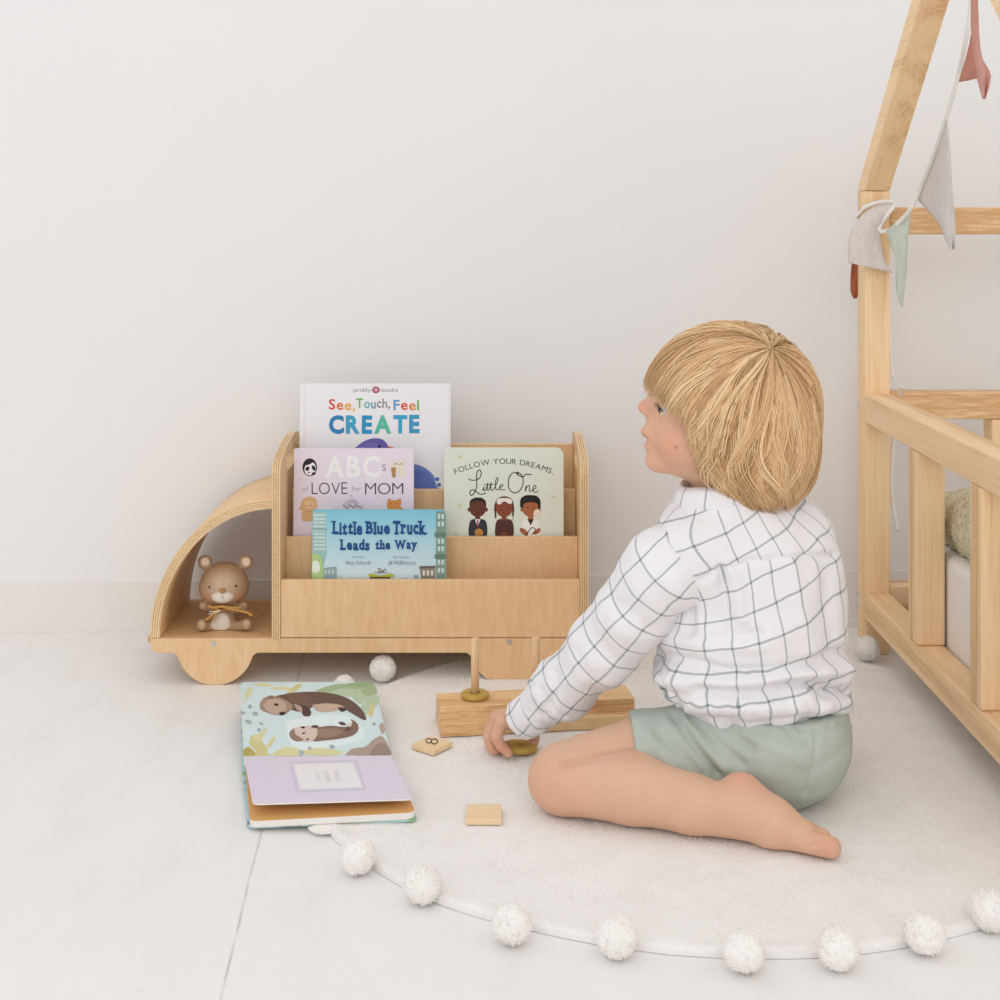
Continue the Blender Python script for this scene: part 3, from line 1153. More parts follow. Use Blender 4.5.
BY = 2.19
fd = Field((-0.26, 2.13, ZF - 0.004), (-0.34 + 0.0 + 0.0 - 0.0 + 0.0 + 0.0 + 0.0 + 0.0 + 0.0, 2.25, ZF + 0.14), 0.0011) if False else None
_c = bp_(460, 500, BY)
fd = Field((_c.x - 0.055, 2.135, ZF - 0.003), (_c.x + 0.055, 2.235, ZF + 0.135), 0.0011)
hc = bp_(467, 402, BY)
fd.ell(hc, (0.0360, 0.031, 0.0322), 0.002)
fd.ell(hc + Vector((-0.001, -0.001, -0.007)), (0.0372, 0.031, 0.0255), 0.006)
mz = bp_(450, 540, BY - 0.027)
fd.ell(mz, (0.0150, 0.0075, 0.0095), 0.004)
for ex in (262, 692):
    e = bp_(ex, 180, BY + 0.002)
    fd.ell(e, (0.0112, 0.0065, 0.0112), 0.003)
    fd.ell(e + Vector((0, -0.0075, 0)), (0.0062, 0.004, 0.0062), 0.002, 's')
bc_ = bp_(455, 770, BY)
fd.ell(bc_, (0.0200, 0.0185, 0.0215), 0.004)
fd.ell(bc_ + Vector((0, 0.002, -0.010)), (0.0225, 0.019, 0.0125), 0.006)
for sx, px_, py_ in ((-1, 250, 640), (1, 668, 645)):
    p2 = bp_(px_, py_, BY - 0.012)
    fd.cone(bc_ + Vector((sx * 0.012, 0, 0.013)), p2, 0.0065, 0.0062, 0.003)
    fd.ell(p2, (0.0068, 0.006, 0.0066), 0.002)
for sx, px_, py_ in ((-1, 232, 845), (1, 705, 835)):
    p2 = bp_(px_, py_, BY - 0.022)
    p2.z = max(p2.z, ZF + 0.0085)
    fd.cone(bc_ + Vector((sx * 0.010, -0.002, -0.014)), p2, 0.0085, 0.0075, 0.004)
    fd.ell(p2 + Vector((0, -0.003, 0.001)), (0.0078, 0.006, 0.0092), 0.002)
fd.cut((0, 0, ZF + 0.0003), (0, 0, -1), 0.001)
v, f = fd.mesh()
v = smooth_verts(v, f, 2)


def blob(v, c, r, soft_=0.3):
    d = np.sqrt((((v - np.array(c)) / np.array(r)) ** 2).sum(1))
    return np.clip((1 + soft_ - d) / (2 * soft_), 0, 1)[:, None]


def L3(*c):
    return np.array(rgb(*c)[:3])


col = np.tile(L3(180, 148, 118), (len(v), 1))
fr = (v[:, 1] < BY)[:, None]
def mixc(col, m, c):
    return col * (1 - m) + L3(*c) * m
col = mixc(col, blob(v, hc + Vector((0.003, -0.03, 0.006)), (0.020, 0.02, 0.016), 0.6), (204, 176, 148))
for sx in (-1, 1):
    col = mixc(col, 0.8 * blob(v, hc + Vector((sx * 0.024, -0.022, -0.017)), (0.010, 0.014, 0.008), 0.5), (200, 146, 116))
col = mixc(col, blob(v, mz + Vector((0, -0.003, -0.001)), (0.0165, 0.016, 0.0095), 0.15), (232, 220, 206))
for ex in (262, 692):
    e = bp_(ex, 180, BY - 0.005)
    col = mixc(col, blob(v, e, (0.0066, 0.006, 0.0066), 0.12), (232, 212, 194))
    col = mixc(col, 0.5 * blob(v, e + Vector((0, 0.009, 0)), (0.013, 0.004, 0.013), 0.2), (168, 122, 84))
col = mixc(col, blob(v, bc_ + Vector((-0.001, -0.02, -0.002)), (0.0145, 0.014, 0.0155), 0.12), (234, 222, 210))
for px_, py_ in ((232, 845), (705, 835)):
    p2 = bp_(px_, py_, BY - 0.03)
    col = mixc(col, 0.7 * blob(v, p2 + Vector((0, -0.002, 0)), (0.005, 0.006, 0.006), 0.3), (214, 178, 138))
for q in ((312, 440), (588, 434)):
    c = bp_(q[0], q[1], BY - 0.027)
    col = mixc(col, blob(v, c, (0.0017, 0.012, 0.0020), 0.25), (70, 46, 34))
c = bp_(447, 548, BY - 0.034)
col = mixc(col, blob(v, c, (0.0006, 0.010, 0.0034), 0.3), (96, 62, 44))
for i in range(16):
    q = (330 + (i * 37) % 60 + (200 if i % 2 else 0), 410 + (i * 23) % 90)
    col = mixc(col, 0.5 * blob(v, bp_(q[0], q[1], BY - 0.027), (0.0006, 0.01, 0.0006), 0.3), (120, 82, 56))
BEARM = vcol('painted_resin', 0.55, 0.0, 0.3, 60, 0.04)
base = Vector((bc_.x, BY, ZF))
bear = net_obj('bear_figurine', v, f, BEARM, None, col, loc=base)
tag(bear, 'small brown bear figurine with a tan ribbon sitting in the truck cab cubby', 'figurine')
mb = MB()
nz_ = bp_(445, 482, BY - 0.0355)
for i in range(8):
    pass
G = [[nz_ + Vector((0.0052 * math.cos(u) * math.cos(w), 0.0036 * math.sin(u) * -1 if False else -0.0036 * math.sin(w) * 1.0 if False else 0.0036 * math.cos(w) * math.sin(u), 0.0036 * math.sin(w))) for u in np.linspace(0, 2 * math.pi, 17)] for w in np.linspace(-math.pi / 2, math.pi / 2, 9)]
mb.grid(G, paint('#B9844E', 0.4))
o = mb.build('nose', bear)
o['label'] = 'tan oval nose'
TANR = soft('tan_ribbon', (208, 158, 92), 0.08, 300, 0.6, 0.2, 0.0005)
mb = MB()
yy = BY - 0.024
for pts, w in (([(300, 640), (360, 655), (440, 645), (520, 668), (620, 688), (700, 705), (765, 742)], 0.0026),
               ([(430, 640), (520, 650), (600, 660), (650, 655)], 0.0018),
               ([(400, 660), (360, 710), (310, 760), (262, 792)], 0.0022),
               ([(420, 668), (380, 720), (345, 790), (330, 800)], 0.0018)):
    mb.tube(spline([bp_(q[0], q[1], yy - 0.001 * i) for i, q in enumerate(pts)], 5), w * 1.5, TANR, 8, 0.5)
for pts in ([(300, 728), (360, 716), (430, 690)], [(310, 700), (370, 700), (420, 688)]):
    mb.tube(spline([bp_(q[0], q[1], yy - 0.004) for q in pts], 5), 0.0007, paint('#EADCC0', 0.5), 6)
mb.lathe((bc_.x, BY, bp_(455, 650, BY).z), [(0.0175, -0.002), (0.0200, 0.0), (0.0175, 0.002)], TANR, 24)
o = mb.build('ribbon', bear)
o['label'] = 'tan ribbon tied round the neck'


# ================================================================ OPEN BOOK ON THE FLOOR
def rounded_quad(c00, c10, c11, c01, rr=(0, 0, 0, 0), n=5):
    """corners in order; rr = rounding (fraction) at each corner"""
    cs = [Vector(c) for c in (c00, c10, c11, c01)]
    out = []
    for i in range(4):
        p, a, b = cs[i], cs[i - 1], cs[(i + 1) % 4]
        if rr[i] <= 0:
            out.append(p)
            continue
        A, B = p + (a - p) * rr[i], p + (b - p) * rr[i]
        for k in range(n + 1):
            t = k / n
            out.append(A * (1 - t) ** 2 + p * 2 * t * (1 - t) + B * t * t)
    return out


def zpt(px, py, Z):
    return FL(px, py, Z)


def plane3(a, b, c):
    n = (b - a).cross(c - a).normalized()
    return (a, n if n.z > 0 else -n)


ob_base = Vector((-0.22, 1.83, 0.0))
obk = thing('board_book', 'open board book with two painted otters, lying on the floor before the bookcase', 'book', ob_base)
sl_, sr_ = zpt(244, 757, 0.024), zpt(391, 755, 0.027)
fl_ = zpt(240, 682, 0.045)
pl = plane3(sl_, sr_, fl_)
fr_ = onplane(374.5, 682, *pl)
WHITEP = paint('#EFEBE4', 0.5)
AQUA = paint('#D3E4E2', 0.35)
mb = MB()
top = rounded_quad(sl_, sr_, fr_, fl_, (0, 0, .06, .06))
n_ = pl[1]
mb.prism([p - n_ * 0.0025 for p in top], n_ * 0.0025, WHITEP, AQUA)
a = Art(mb, pl[0], pl[1], lambda x, y: (220 + x / 4.5454, 660 + y / 4.5454), 0.000008)
YG, YG2, GR, GR2 = '#DDD6A2', '#D3CB92', '#A3B890', '#BACBAC'
# water tone and stones
a.smooth([(110, 120), (400, 110), (640, 120), (700, 200), (740, 330), (600, 400), (300, 430), (120, 400)], '#D6E7E8')
a.smooth([(300, 280), (420, 255), (560, 250), (640, 300), (640, 360), (480, 400), (330, 390)], '#E4F0F0')
for pts, cc in (([(140, 140), (110, 200), (128, 120)], YG), ([(112, 150), (128, 175), (150, 130)], YG),
                ([(230, 128), (280, 120), (330, 132), (260, 136)], YG), ([(300, 150), (350, 110), (372, 118), (330, 152)], YG2),
                ([(150, 110), (200, 105), (240, 118), (190, 120)], YG),
                ([(430, 140), (520, 112), (620, 110), (690, 118), (600, 140), (520, 158)], GR), ([(480, 150), (560, 130), (640, 140), (590, 168)], GR2),
                ([(600, 170), (650, 130), (712, 140), (640, 200)], GR2), ([(630, 120), (690, 104), (714, 150), (660, 160)], GR),
                ([(560, 112), (640, 100), (700, 106), (640, 122)], '#97AE84'),
                ([(640, 210), (700, 160), (726, 190), (660, 250)], GR2), ([(670, 240), (690, 195), (705, 200), (690, 260)], YG2),
                ([(130, 380), (150, 340), (200, 380), (215, 430), (170, 420)], YG2), ([(150, 345), (185, 330), (218, 300), (190, 360), (160, 372)], YG),
                ([(205, 400), (235, 355), (252, 352), (225, 402)], YG), ([(108, 425), (160, 420), (240, 432), (110, 438)], YG2),
                ([(240, 425), (300, 395), (372, 412), (340, 436), (250, 437)], YG), ([(360, 420), (450, 400), (560, 420), (500, 434), (400, 432)], YG),
                ([(105, 410), (130, 395), (160, 430), (110, 436)], '#B9A85E')):
    a.smooth([(x, y) for x, y in pts], cc)
for q in ((104, 240, 12, 8), (136, 212, 9, 10), (130, 282, 16, 9), (160, 245, 14, 9), (178, 318, 9, 8), (188, 290, 10, 6), (372, 420, 12, 8), (408, 402, 9, 8), (368, 434, 10, 5), (510, 395, 14, 9), (700, 292, 8, 8)):
    a.ell(q[0], q[1], q[2], q[3], '#A9B2B6', 20)
a.smooth([(570, 432), (600, 405), (660, 395), (700, 360), (740, 350), (772, 425), (700, 434)], '#B29C8E')
a.smooth([(680, 432), (700, 395), (745, 380), (778, 432)], '#9C867A')
a.smooth([(722, 300), (738, 285), (752, 320), (735, 335)], '#B9A596')
# large otter
BR = '#6A5148'
a.smooth([(250, 165), (330, 150), (430, 145), (520, 155), (590, 180), (640, 220), (664, 262), (655, 274), (610, 250), (560, 222), (500, 212), (420, 205), (370, 235), (320, 225), (270, 200)], BR)
a.smooth([(300, 160), (380, 150), (420, 190), (420, 215), (370, 235), (320, 205)], '#75594E')
a.smooth([(420, 205), (480, 198), (545, 205), (560, 220), (500, 236), (440, 232)], '#C9AE98')
a.smooth([(180, 200), (205, 170), (260, 168), (310, 190), (330, 215), (300, 245), (262, 252), (215, 240), (185, 225)], '#A98C7A')
a.smooth([(195, 205), (225, 180), (270, 180), (300, 205), (290, 238), (255, 248), (215, 232)], '#C4AA98')
a.ell(232, 170, 14, 8, '#8A6E60')
a.smooth([(268, 240), (282, 236), (298, 240), (290, 251), (274, 251)], '#2B2222')
a.ell(256, 204, 11, 6, '#3A2C2A', 8)
a.smooth([(370, 205), (400, 215), (415, 240), (405, 256), (380, 254), (372, 235)], '#4E3A34')
a.smooth([(535, 215), (560, 218), (572, 230), (550, 236)], '#3E3030')
a.smooth([(335, 200), (370, 215), (372, 240), (350, 225)], '#B8A08E')
# pup
a.smooth([(430, 310), (500, 300), (570, 305), (600, 285), (592, 270), (620, 285), (630, 312), (610, 340), (560, 356), (480, 366), (420, 366)], '#86695A')
a.smooth([(440, 318), (510, 312), (560, 325), (520, 348), (450, 352)], '#9C8070')
a.smooth([(315, 330), (345, 308), (400, 300), (440, 310), (436, 355), (400, 372), (350, 368), (320, 352)], '#D9C6B8')
a.smooth([(314, 332), (335, 312), (345, 340), (380, 362), (350, 371), (322, 356)], '#9A7C6C')
a.smooth([(365, 306), (378, 303), (388, 308), (376, 313)], '#2E2424')
a.ell(380, 334, 9, 4, '#5A463E', -20)
a.ell(398, 362, 8, 4, '#5A463E', -20)
a.ell(432, 304, 17, 7, '#5A463E')
a.ell(556, 290, 17, 7, '#5A463E', 15)
a.ell(582, 316, 16, 7, '#5A463E', -15)
a.smooth([(575, 295), (600, 285), (592, 305)], '#E4D6C8')
o = mb.build('otter_page', obk)
o['label'] = 'pale blue page painted with two brown otters and seaweed'
# stack under the far half
mb = MB()
t2 = [p - n_ * 0.0026 for p in rounded_quad(sl_, sr_, fr_, fl_, (0, 0, .06, .06))]
cen = sum(t2, Vector()) / len(t2)
lowset = [cen + (p - cen) * 1.004 for p in t2]
mb.prism([p - n_ * 0.010 for p in lowset], n_ * 0.010, WHITEP)
mb.build('page_block', obk)
# cover under the far half and the near half
nl_, nr_ = zpt(247.5, 826.5, 0.0042), zpt(417.5, 819, 0.0135)
csl = sl_ + Vector((-0.0025, 0.0, -0.0165))
csr = sr_ + Vector((0.003, 0, -0.0165))
cfl = fl_ - n_ * 0.0150 + Vector((0.001, -0.004, 0))
cfr = fr_ - n_ * 0.0150 + Vector((0.003, 0.003, 0))


def cover_mat():
    m, nt, b = new_mat('printed_cover_edge', 0.4, 0.3)
    tc = N(nt, 'ShaderNodeTexCoord')
    nz = N(nt, 'ShaderNodeTexNoise', Scale=34.0, Detail=2.0)
    nt.links.new(tc.outputs['Object'], nz.inputs['Vector'])
    r = ramp(nt, [(0.35, rgb(150, 190, 140)), (0.45, rgb(184, 220, 220)), (0.58, rgb(178, 216, 220)), (0.66, rgb(140, 150, 164))])
    nt.links.new(nz.outputs['Fac'], r.inputs['Fac'])
    nt.links.new(r.outputs['Color'], b.inputs['Base Color'])
    return m


COV = cover_mat()
mb = MB()
q = rounded_quad(csl, csr, cfr, cfl, (0, 0, .05, .05))
mb.prism(q, n_ * -0.003, COV)
q2 = rounded_quad(nl_, nr_, csr, csl, (.05, .05, 0, 0))
n2 = plane3(nl_, nr_, csl)[1]
mb.prism(q2, n2 * -0.003, COV)
mb.build('cover', obk)
# orange page block
ol_, or_ = zpt(250, 821.5, 0.0125), zpt(416, 812.5, 0.0215)
osl, osr = sl_ + Vector((0.001, 0, -0.004)), sr_ + Vector((0.0, 0, -0.004))
pl3 = plane3(ol_, or_, osl)
osr = onplane(391, 757, *pl3)
ORANGE = paint('#E2AE6C', 0.5)
mb = MB()
q = rounded_quad(ol_, or_, osr, osl, (.05, .07, 0, 0))
mb.prism([p - pl3[1] * 0.0075 for p in q], pl3[1] * 0.0075, WHITEP, ORANGE)
o = mb.build('orange_page', obk)
o['label'] = 'orange page under the raised leaf'
# raised lavender leaf
ll_, lr_ = zpt(253, 804, 0.0285), zpt(413.5, 799, 0.034)
pl4 = plane3(ll_, lr_, sl_)
lsr = onplane(391, 755.5, *pl4)
LAV = paint('#E3D9E9', 0.4)
mb = MB()
q = rounded_quad(ll_, lr_, lsr, sl_, (.05, .05, 0, 0))
n4 = pl4[1]
mb.prism([p - n4 * 0.0016 for p in q], n4 * 0.0016, WHITEP, LAV)
a = Art(mb, pl4[0], n4, lambda x, y: (220 + x / 4.5454, 660 + y / 4.5454), 0.00001)
a.poly([(312, 462), (622, 455), (662, 590), (350, 602)], '#D0C2DA')
a.poly([(316, 466), (618, 459), (656, 586), (354, 598)], '#DDD3E3')
a.poly([(335, 474), (604, 468), (648, 578), (366, 588)], '#EFECEF')
for (x, y, w, h) in ((432, 500, 22, 60), (474, 498, 28, 62), (518, 494, 26, 66)):
    for k in range(4):
        a.stroke([(x + k * 5, y + 8), (x + k * 5 + 14, y + h - 8 * (k % 2))], 2.2, '#DCCBC4' if x == 474 else '#D6D3D8', False)
o = mb.build('lavender_page', obk)
o['label'] = 'lavender leaf with a white text panel, standing half open'

# ================================================================ PEG TOY, RINGS, TILES
RUGZ = 0.010
yaw = R(8.0)
ux, uy = Vector((math.cos(yaw), math.sin(yaw), 0)), Vector((-math.sin(yaw), math.cos(yaw), 0))
b0 = FL(441, 737, RUGZ)
LEN = 0.2655
toy = thing('peg_toy', 'pale wooden counting toy, a grooved bar with upright pegs, on the rug', 'toy', b0 + ux * (LEN / 2) + uy * 0.034)
prof = [(0, 0), (0, 0.0155), (0.004, 0.0165), (0.0105, 0.0165), (0.0115, 0.0175), (0.0115, 0.0255), (0.0125, 0.0262), (0.0125, 0.0275), (0.0115, 0.0282), (0.0115, 0.0345), (0.0125, 0.0355), (0.0670, 0.0355), (0.068, 0.0345), (0.068, 0)]
mb = MB()
mb.prism([b0 + uy * d + Vector((0, 0, z)) for d, z in prof], ux * LEN, TOYW)
mb.build('base', toy)
ZT = RUGZ + 0.0355


def at_top(px, d):
    """point on the bar's centre line for the pegs"""
    o_ = b0 + uy * d
    # solve along ux so that it is seen at px
    k = (px - CX) / FPX
    s_ = (k * o_.y - o_.x) / (ux.x - k * ux.y)
    q = o_ + ux * s_
    return Vector((q.x, q.y, ZT))


p1, p2 = at_top(475, 0.042), at_top(536, 0.042)
for p, top_ in ((p1, 638), (p2, 637)):
    zt = TZ(top_, p.y)
    mb = MB()
    mb.lathe(p, [(0.0001, -0.006), (0.0054, -0.006), (0.0054, zt - ZT - 0.001), (0.0046, zt - ZT), (0.0001, zt - ZT)], BEECH_Z, 20)
    mb.build('peg', toy, 0.0)


def ring(label, c, rad, hole, th, tilt=(0, 0)):
    mb = MB()
    pr = [(hole, 0.001), (hole, th - 0.001), (hole + 0.001, th), (rad - 0.002, th), (rad, th * 0.72), (rad, th * 0.28), (rad - 0.002, 0), (hole + 0.001, 0), (hole, 0.001)]
    mb.lathe((0, 0, 0), pr, OLIVE, 40)
    o = mb.build('counting_ring', None, loc=(0, 0, 0))
    o.location = c
    o.rotation_euler = (tilt[0], tilt[1], 0)
    return tag(o, label, 'ring', 'olive wooden rings')


ring('olive wooden ring slipped over the left peg of the counting toy', p1 + Vector((0, 0, 0.0003)), 0.0192, 0.0064, 0.0075)
RC = FL(520, 746.5, 0.016)
RC.z = 0.0112
ring('olive wooden ring on the rug, held in the fingers of the child', RC, 0.0225, 0.0060, 0.0080, (R(-4), R(3)))
GT = 'wooden number tiles'


def tile(label, pxs, num=False):
    zt = RUGZ + 0.0065
    pts = [FL(x, y, zt) for x, y in pxs]
    cen = sum(pts, Vector()) / 4
    mb = MB()
    q = rounded_quad(*pts, rr=(.06, .06, .06, .06), n=3)
    mb.prism([p - Vector((0, 0, 0.0063)) for p in q], (0, 0, 0.0063), BEECH)
    if num:
        a = Art(mb, Vector((0, 0, zt)), Vector((0, 0, 1)), lambda x, y: (360 + x / 3.3333, 620 + y / 3.3333), 0.00008)
        for cx, cy, rx, ry in ((229, 403, 9.5, 7.5), (248, 405.5, 10.5, 8.5)):
            a.stroke([(cx + rx * math.cos(i * math.pi / 9), cy + ry * math.sin(i * math.pi / 9)) for i in range(19)], 3.2, '#2E2A26', False)
    o = mb.build('number_tile', None, 0.0006, 2, (cen.x, cen.y, RUGZ))
    return tag(o, label, 'tile', GT)


tile('square wooden tile marked with a black 8, on the rug beside the peg toy', [(411, 744.0), (433.5, 751.0), (453, 741.5), (430.5, 735.6)], True)
tile('blank rectangular wooden tile lying on the rug in front of the child', [(465.5, 819.5), (502, 819.5), (501, 803.6), (466.5, 803.6)])

# ================================================================ RUG
RCX, RCY, RR = 0.2525, 1.8442, 0.492


def rug_mat(name, c=(247, 244, 241)):
    m, nt, b = new_mat(name, 0.95, 0.05)
    L = nt.links.new
    tc = N(nt, 'ShaderNodeTexCoord')
    n1 = N(nt, 'ShaderNodeTexNoise', Scale=260.0, Detail=4.0, Roughness=0.7)
    L(tc.outputs['Object'], n1.inputs['Vector'])
    n2 = N(nt, 'ShaderNodeTexNoise', Scale=22.0, Detail=5.0, Roughness=0.6)
    L(tc.outputs['Object'], n2.inputs['Vector'])
    col = rgb(*c)
    r = ramp(nt, [(0.28, tuple(x * 0.93 for x in col[:3]) + (1,)), (0.6, col)])
    L(n1.outputs['Fac'], r.inputs['Fac'])
    r2 = ramp(nt, [(0.3, (0.95, 0.945, 0.94, 1)), (0.65, (1, 1, 1, 1))])
    L(n2.outputs['Fac'], r2.inputs['Fac'])
    mu = N(nt, 'ShaderNodeMix', data_type='RGBA', blend_type='MULTIPLY')
    mu.inputs[0].default_value = 1
    L(r.outputs['Color'], mu.inputs[6])
    L(r2.outputs['Color'], mu.inputs[7])
    L(mu.outputs[2], b.inputs['Base Color'])
    b1 = N(nt, 'ShaderNodeBump', Strength=0.35, Distance=0.003)
    L(n1.outputs['Fac'], b1.inputs['Height'])
    L(b1.outputs['Normal'], b.inputs['Normal'])
    b.inputs['Sheen Weight'].default_value = 0.2
    return m


RUGM = rug_mat('white_plush')
POMM = rug_mat('white_yarn', (250, 247, 243))
mb = MB()
rows = []
NA = 260
rad_list = [0.0] + list(np.linspace(0.02, RR - 0.012, 70))
for r_ in rad_list:
    row = []
    for k in range(NA + 1):
        a_ = 2 * math.pi * (k % NA) / NA
        rr_ = r_ * (1 + 0.010 * noise.noise((math.cos(a_) * 3, math.sin(a_) * 3, 0.3)))
        x, y = RCX + rr_ * math.cos(a_), RCY + rr_ * math.sin(a_)
        z = RUGZ - 0.0005 + 0.0009 * noise.noise((x * 60, y * 60, 0)) + 0.0012 * noise.noise((x * 14, y * 14, 4)) - 0.0008
        row.append(Vector((x, y, z)))
    rows.append(row)
for j in range(1, 9):
    t = j / 8
    row = []
    for k in range(NA + 1):
        a_ = 2 * math.pi * (k % NA) / NA
        rr_ = (RR - 0.012 + 0.012 * math.sin(min(1, t * 1.15) * math.pi / 2) ** 0.8) * (1 + 0.010 * noise.noise((math.cos(a_) * 3, math.sin(a_) * 3, 0.3)))
        x, y = RCX + rr_ * math.cos(a_), RCY + rr_ * math.sin(a_)
        w = 0.0012 * noise.noise((math.cos(a_) * 40, math.sin(a_) * 40, t * 3))
        z = (RUGZ - 0.001) * max(math.cos(t * math.pi / 2), 0) ** 0.55 + 0.0004
        row.append(Vector((x + w * math.cos(a_), y + w * math.sin(a_), max(z, 0.0004))))
    rows.append(row)
mb.grid(rows, RUGM)
# short pile tufts
vv, ff = [], []
for i in range(26000):
    r_ = (RR - 0.004) * math.sqrt(random.random())
    a_ = random.uniform(0, 2 * math.pi)
    x, y = RCX + r_ * math.cos(a_), RCY + r_ * math.sin(a_)
    h = random.uniform(0.0012, 0.0032)
    w = 0.0009
    t_ = random.uniform(0, math.pi)
    dx, dy = w * math.cos(t_), w * math.sin(t_)
    lx, ly = random.uniform(-1, 1) * 0.002, random.uniform(-1, 1) * 0.002
    k = len(vv)
    vv += [(x - dx, y - dy, RUGZ - 0.0028), (x + dx, y + dy, RUGZ - 0.0028), (x + lx, y + ly, RUGZ - 0.002 + h)]
    ff.append((k, k + 1, k + 2))
mb.add(vv, ff, RUGM)
rug = mb.build('rug', None, loc=(RCX, RCY, 0), fix=False)
tag(rug, 'round white plush rug edged with white pompoms, spread on the floor', 'rug')


def pompom_mesh(seed, r=0.0205):
    rr_ = random.Random(seed)
    bm = bmesh.new()
    bmesh.ops.create_icosphere(bm, subdivisions=4, radius=r * 0.93)
    for v in bm.verts:
        d = v.co.normalized()
        k = noise.noise(d * 3.0 + Vector((seed, 0, 0))) * 0.07 + noise.noise(d * 9.0 + Vector((0, seed, 0))) * 0.07 + noise.noise(d * 22.0) * 0.05
        v.co = v.co * (1 + k)
        v.co.z *= 0.95
    for f_ in bm.faces:
        f_.smooth = True
    for i in range(520):
        d = Vector((rr_.gauss(0, 1), rr_.gauss(0, 1), rr_.gauss(0, 1))).normalized()
        s_ = d.cross(Vector((rr_.random(), rr_.random(), rr_.random()))).normalized() * 0.0011
        p = d * r * 0.9
        q = d * r * rr_.uniform(0.97, 1.06) + s_ * rr_.uniform(-1.5, 1.5)
        q.z *= 0.97
        vs = [bm.verts.new(x) for x in (p - s_, p + s_, q)]
        bm.faces.new(vs)
    zmin = min(v.co.z for v in bm.verts)
    for v in bm.verts:
        v.co.z = max(v.co.z, -r * 0.97)
    me = bpy.data.meshes.new('pompom')
    bm.to_mesh(me)
    bm.free()
    me.materials.append(POMM)
    return me


pmesh = [pompom_mesh(1), pompom_mesh(2), pompom_mesh(3)]
poms = [(-0.143, 1.523), (-0.071, 1.458), (0.019, 1.378), (0.118, 1.353), (0.234, 1.327), (0.322, 1.331), (0.411, 1.359), (0.489, 1.403),
        (-0.164, 2.148), (-0.190, 1.632), (0.590, 2.247), (-0.215, 2.082)]
for i, (x, y) in enumerate(poms):
    o = bpy.data.objects.new('pompom', pmesh[i % 3])
    C.objects.link(o)
    o.parent = rug
    s_ = 1.0 if i != 11 else 0.8
    o.scale = (s_, s_, s_ if i != 9 else 0.22)
    o.location = (x - RCX, y - RCY, 0.0205 * s_ if i != 9 else 0.0046)
    o.rotation_euler = (0, 0, i * 1.3)

# ================================================================ HOUSE BED
BX0, BX1 = 0.594, 0.635
PY0, PY1 = 2.280, 2.325
NY0, NY1 = 1.413, 1.458
bed = thing('house_bed', 'pine house-frame bed with a slatted side rail and roof rafters, right of the child', 'bed', (BX0 + 0.02, 1.9, 0))


def bxo(name, x0, x1, y0, y1, z0, z1, mat, bev=0.003):
    mb = MB()
    mb.box(x0, x1, y0, y1, z0, z1, mat)
    return mb.build(name, bed, bev, 3)


ZP = TZ(191, 2.28)
bxo('post', BX0, BX1, PY0, PY1, 0, ZP, PINE_Z)
bxo('post', BX0, BX1, NY0, NY1, 0, ZP, PINE_Z)
bxo('guard_rail', BX0 + 0.0, BX1, NY1 + 0.0004, PY0 - 0.0004, 0.3705, 0.416, PINE_Y)
bxo('side_rail', BX0 + 0.0, BX1, NY1 + 0.0004, PY0 - 0.0004, 0.0575, 0.0985, PINE_Y)
for y0 in (2.001, 1.7385):
    bxo('baluster', BX0 + 0.0005, BX1 - 0.0005, y0, y0 + 0.042, 0.0988, 0.3702, PINE_Z)
LX = 1.75
for (yt, yb) in ((207.2, 234.5),):
    bxo('top_rail', BX1 + 0.0004, LX, PY0 + 0.002, PY1 - 0.002, TZ(yb, 2.282), TZ(yt, 2.282), PINE_X)
bxo('guard_rail', BX1 + 0.0004, LX, PY0 + 0.002, PY1 - 0.002, 0.3750, 0.4180, PINE_X)
bxo('side_rail', BX1 + 0.0004, LX, PY0 + 0.002, PY1 - 0.002, 0.0600, 0.1080, PINE_X)
bxo('baluster', TX(990, 2.29), TX(990, 2.29) + 0.042, PY0 + 0.0025, PY1 - 0.0025, 0.1084, 0.3746, PINE_Z)
bxo('side_rail', BX1 + 0.0004, LX, NY0 + 0.002, NY1 - 0.002, 0.0600, 0.1080, PINE_X)
bxo('post', LX, LX + 0.042, PY0, PY1, 0, ZP, PINE_Z)
bxo('post', LX, LX + 0.042, NY0, NY1, 0, ZP, PINE_Z)
# mattress support slats
for i in range(4):
    x = BX1 + 0.06 + i * 0.26
    bxo('bed_slat', x, x + 0.06, NY1 + 0.0005, PY0 + 0.0015, 0.0610, 0.0720, PINE_Y, 0.001)
# rafters
YM = (PY0 + NY1) / 2
# direction from post towards the ridge, fitted on the picture
q0 = PX(888.0, 190.5, BX1)
rise = 1.0
dirn = Vector((0, -0.30, 0.262)).normalized()


def rafter(far):
    mb = MB()
    th = 0.047
    if far:
        a0 = Vector((0, PY0, ZP + 0.0006))
        b0_ = Vector((0, PY1, ZP + 0.0006))
        sgn = -1
    else:
        a0 = Vector((0, NY1, ZP + 0.0006))
        b0_ = Vector((0, NY0, ZP + 0.0006))
        sgn = 1
    ym = YM - sgn * 0.0006 * -1
    d = (a0.y - ym) * (1 if far else -1)
    tn = 0.262 / 0.30
    za = a0.z + abs(a0.y - YM) * tn
    zb = b0_.z + 0.006 + abs(b0_.y - YM) * tn
    pts = [(a0.y, a0.z), (b0_.y, b0_.z), (b0_.y, b0_.z + 0.006), (YM, zb), (YM, za)]
    mb.prism([(BX0, y, z) for y, z in pts], (BX1 - BX0, 0, 0), PINE_Y)
    o = mb.build('rafter', bed, 0.002, 2)
    return za


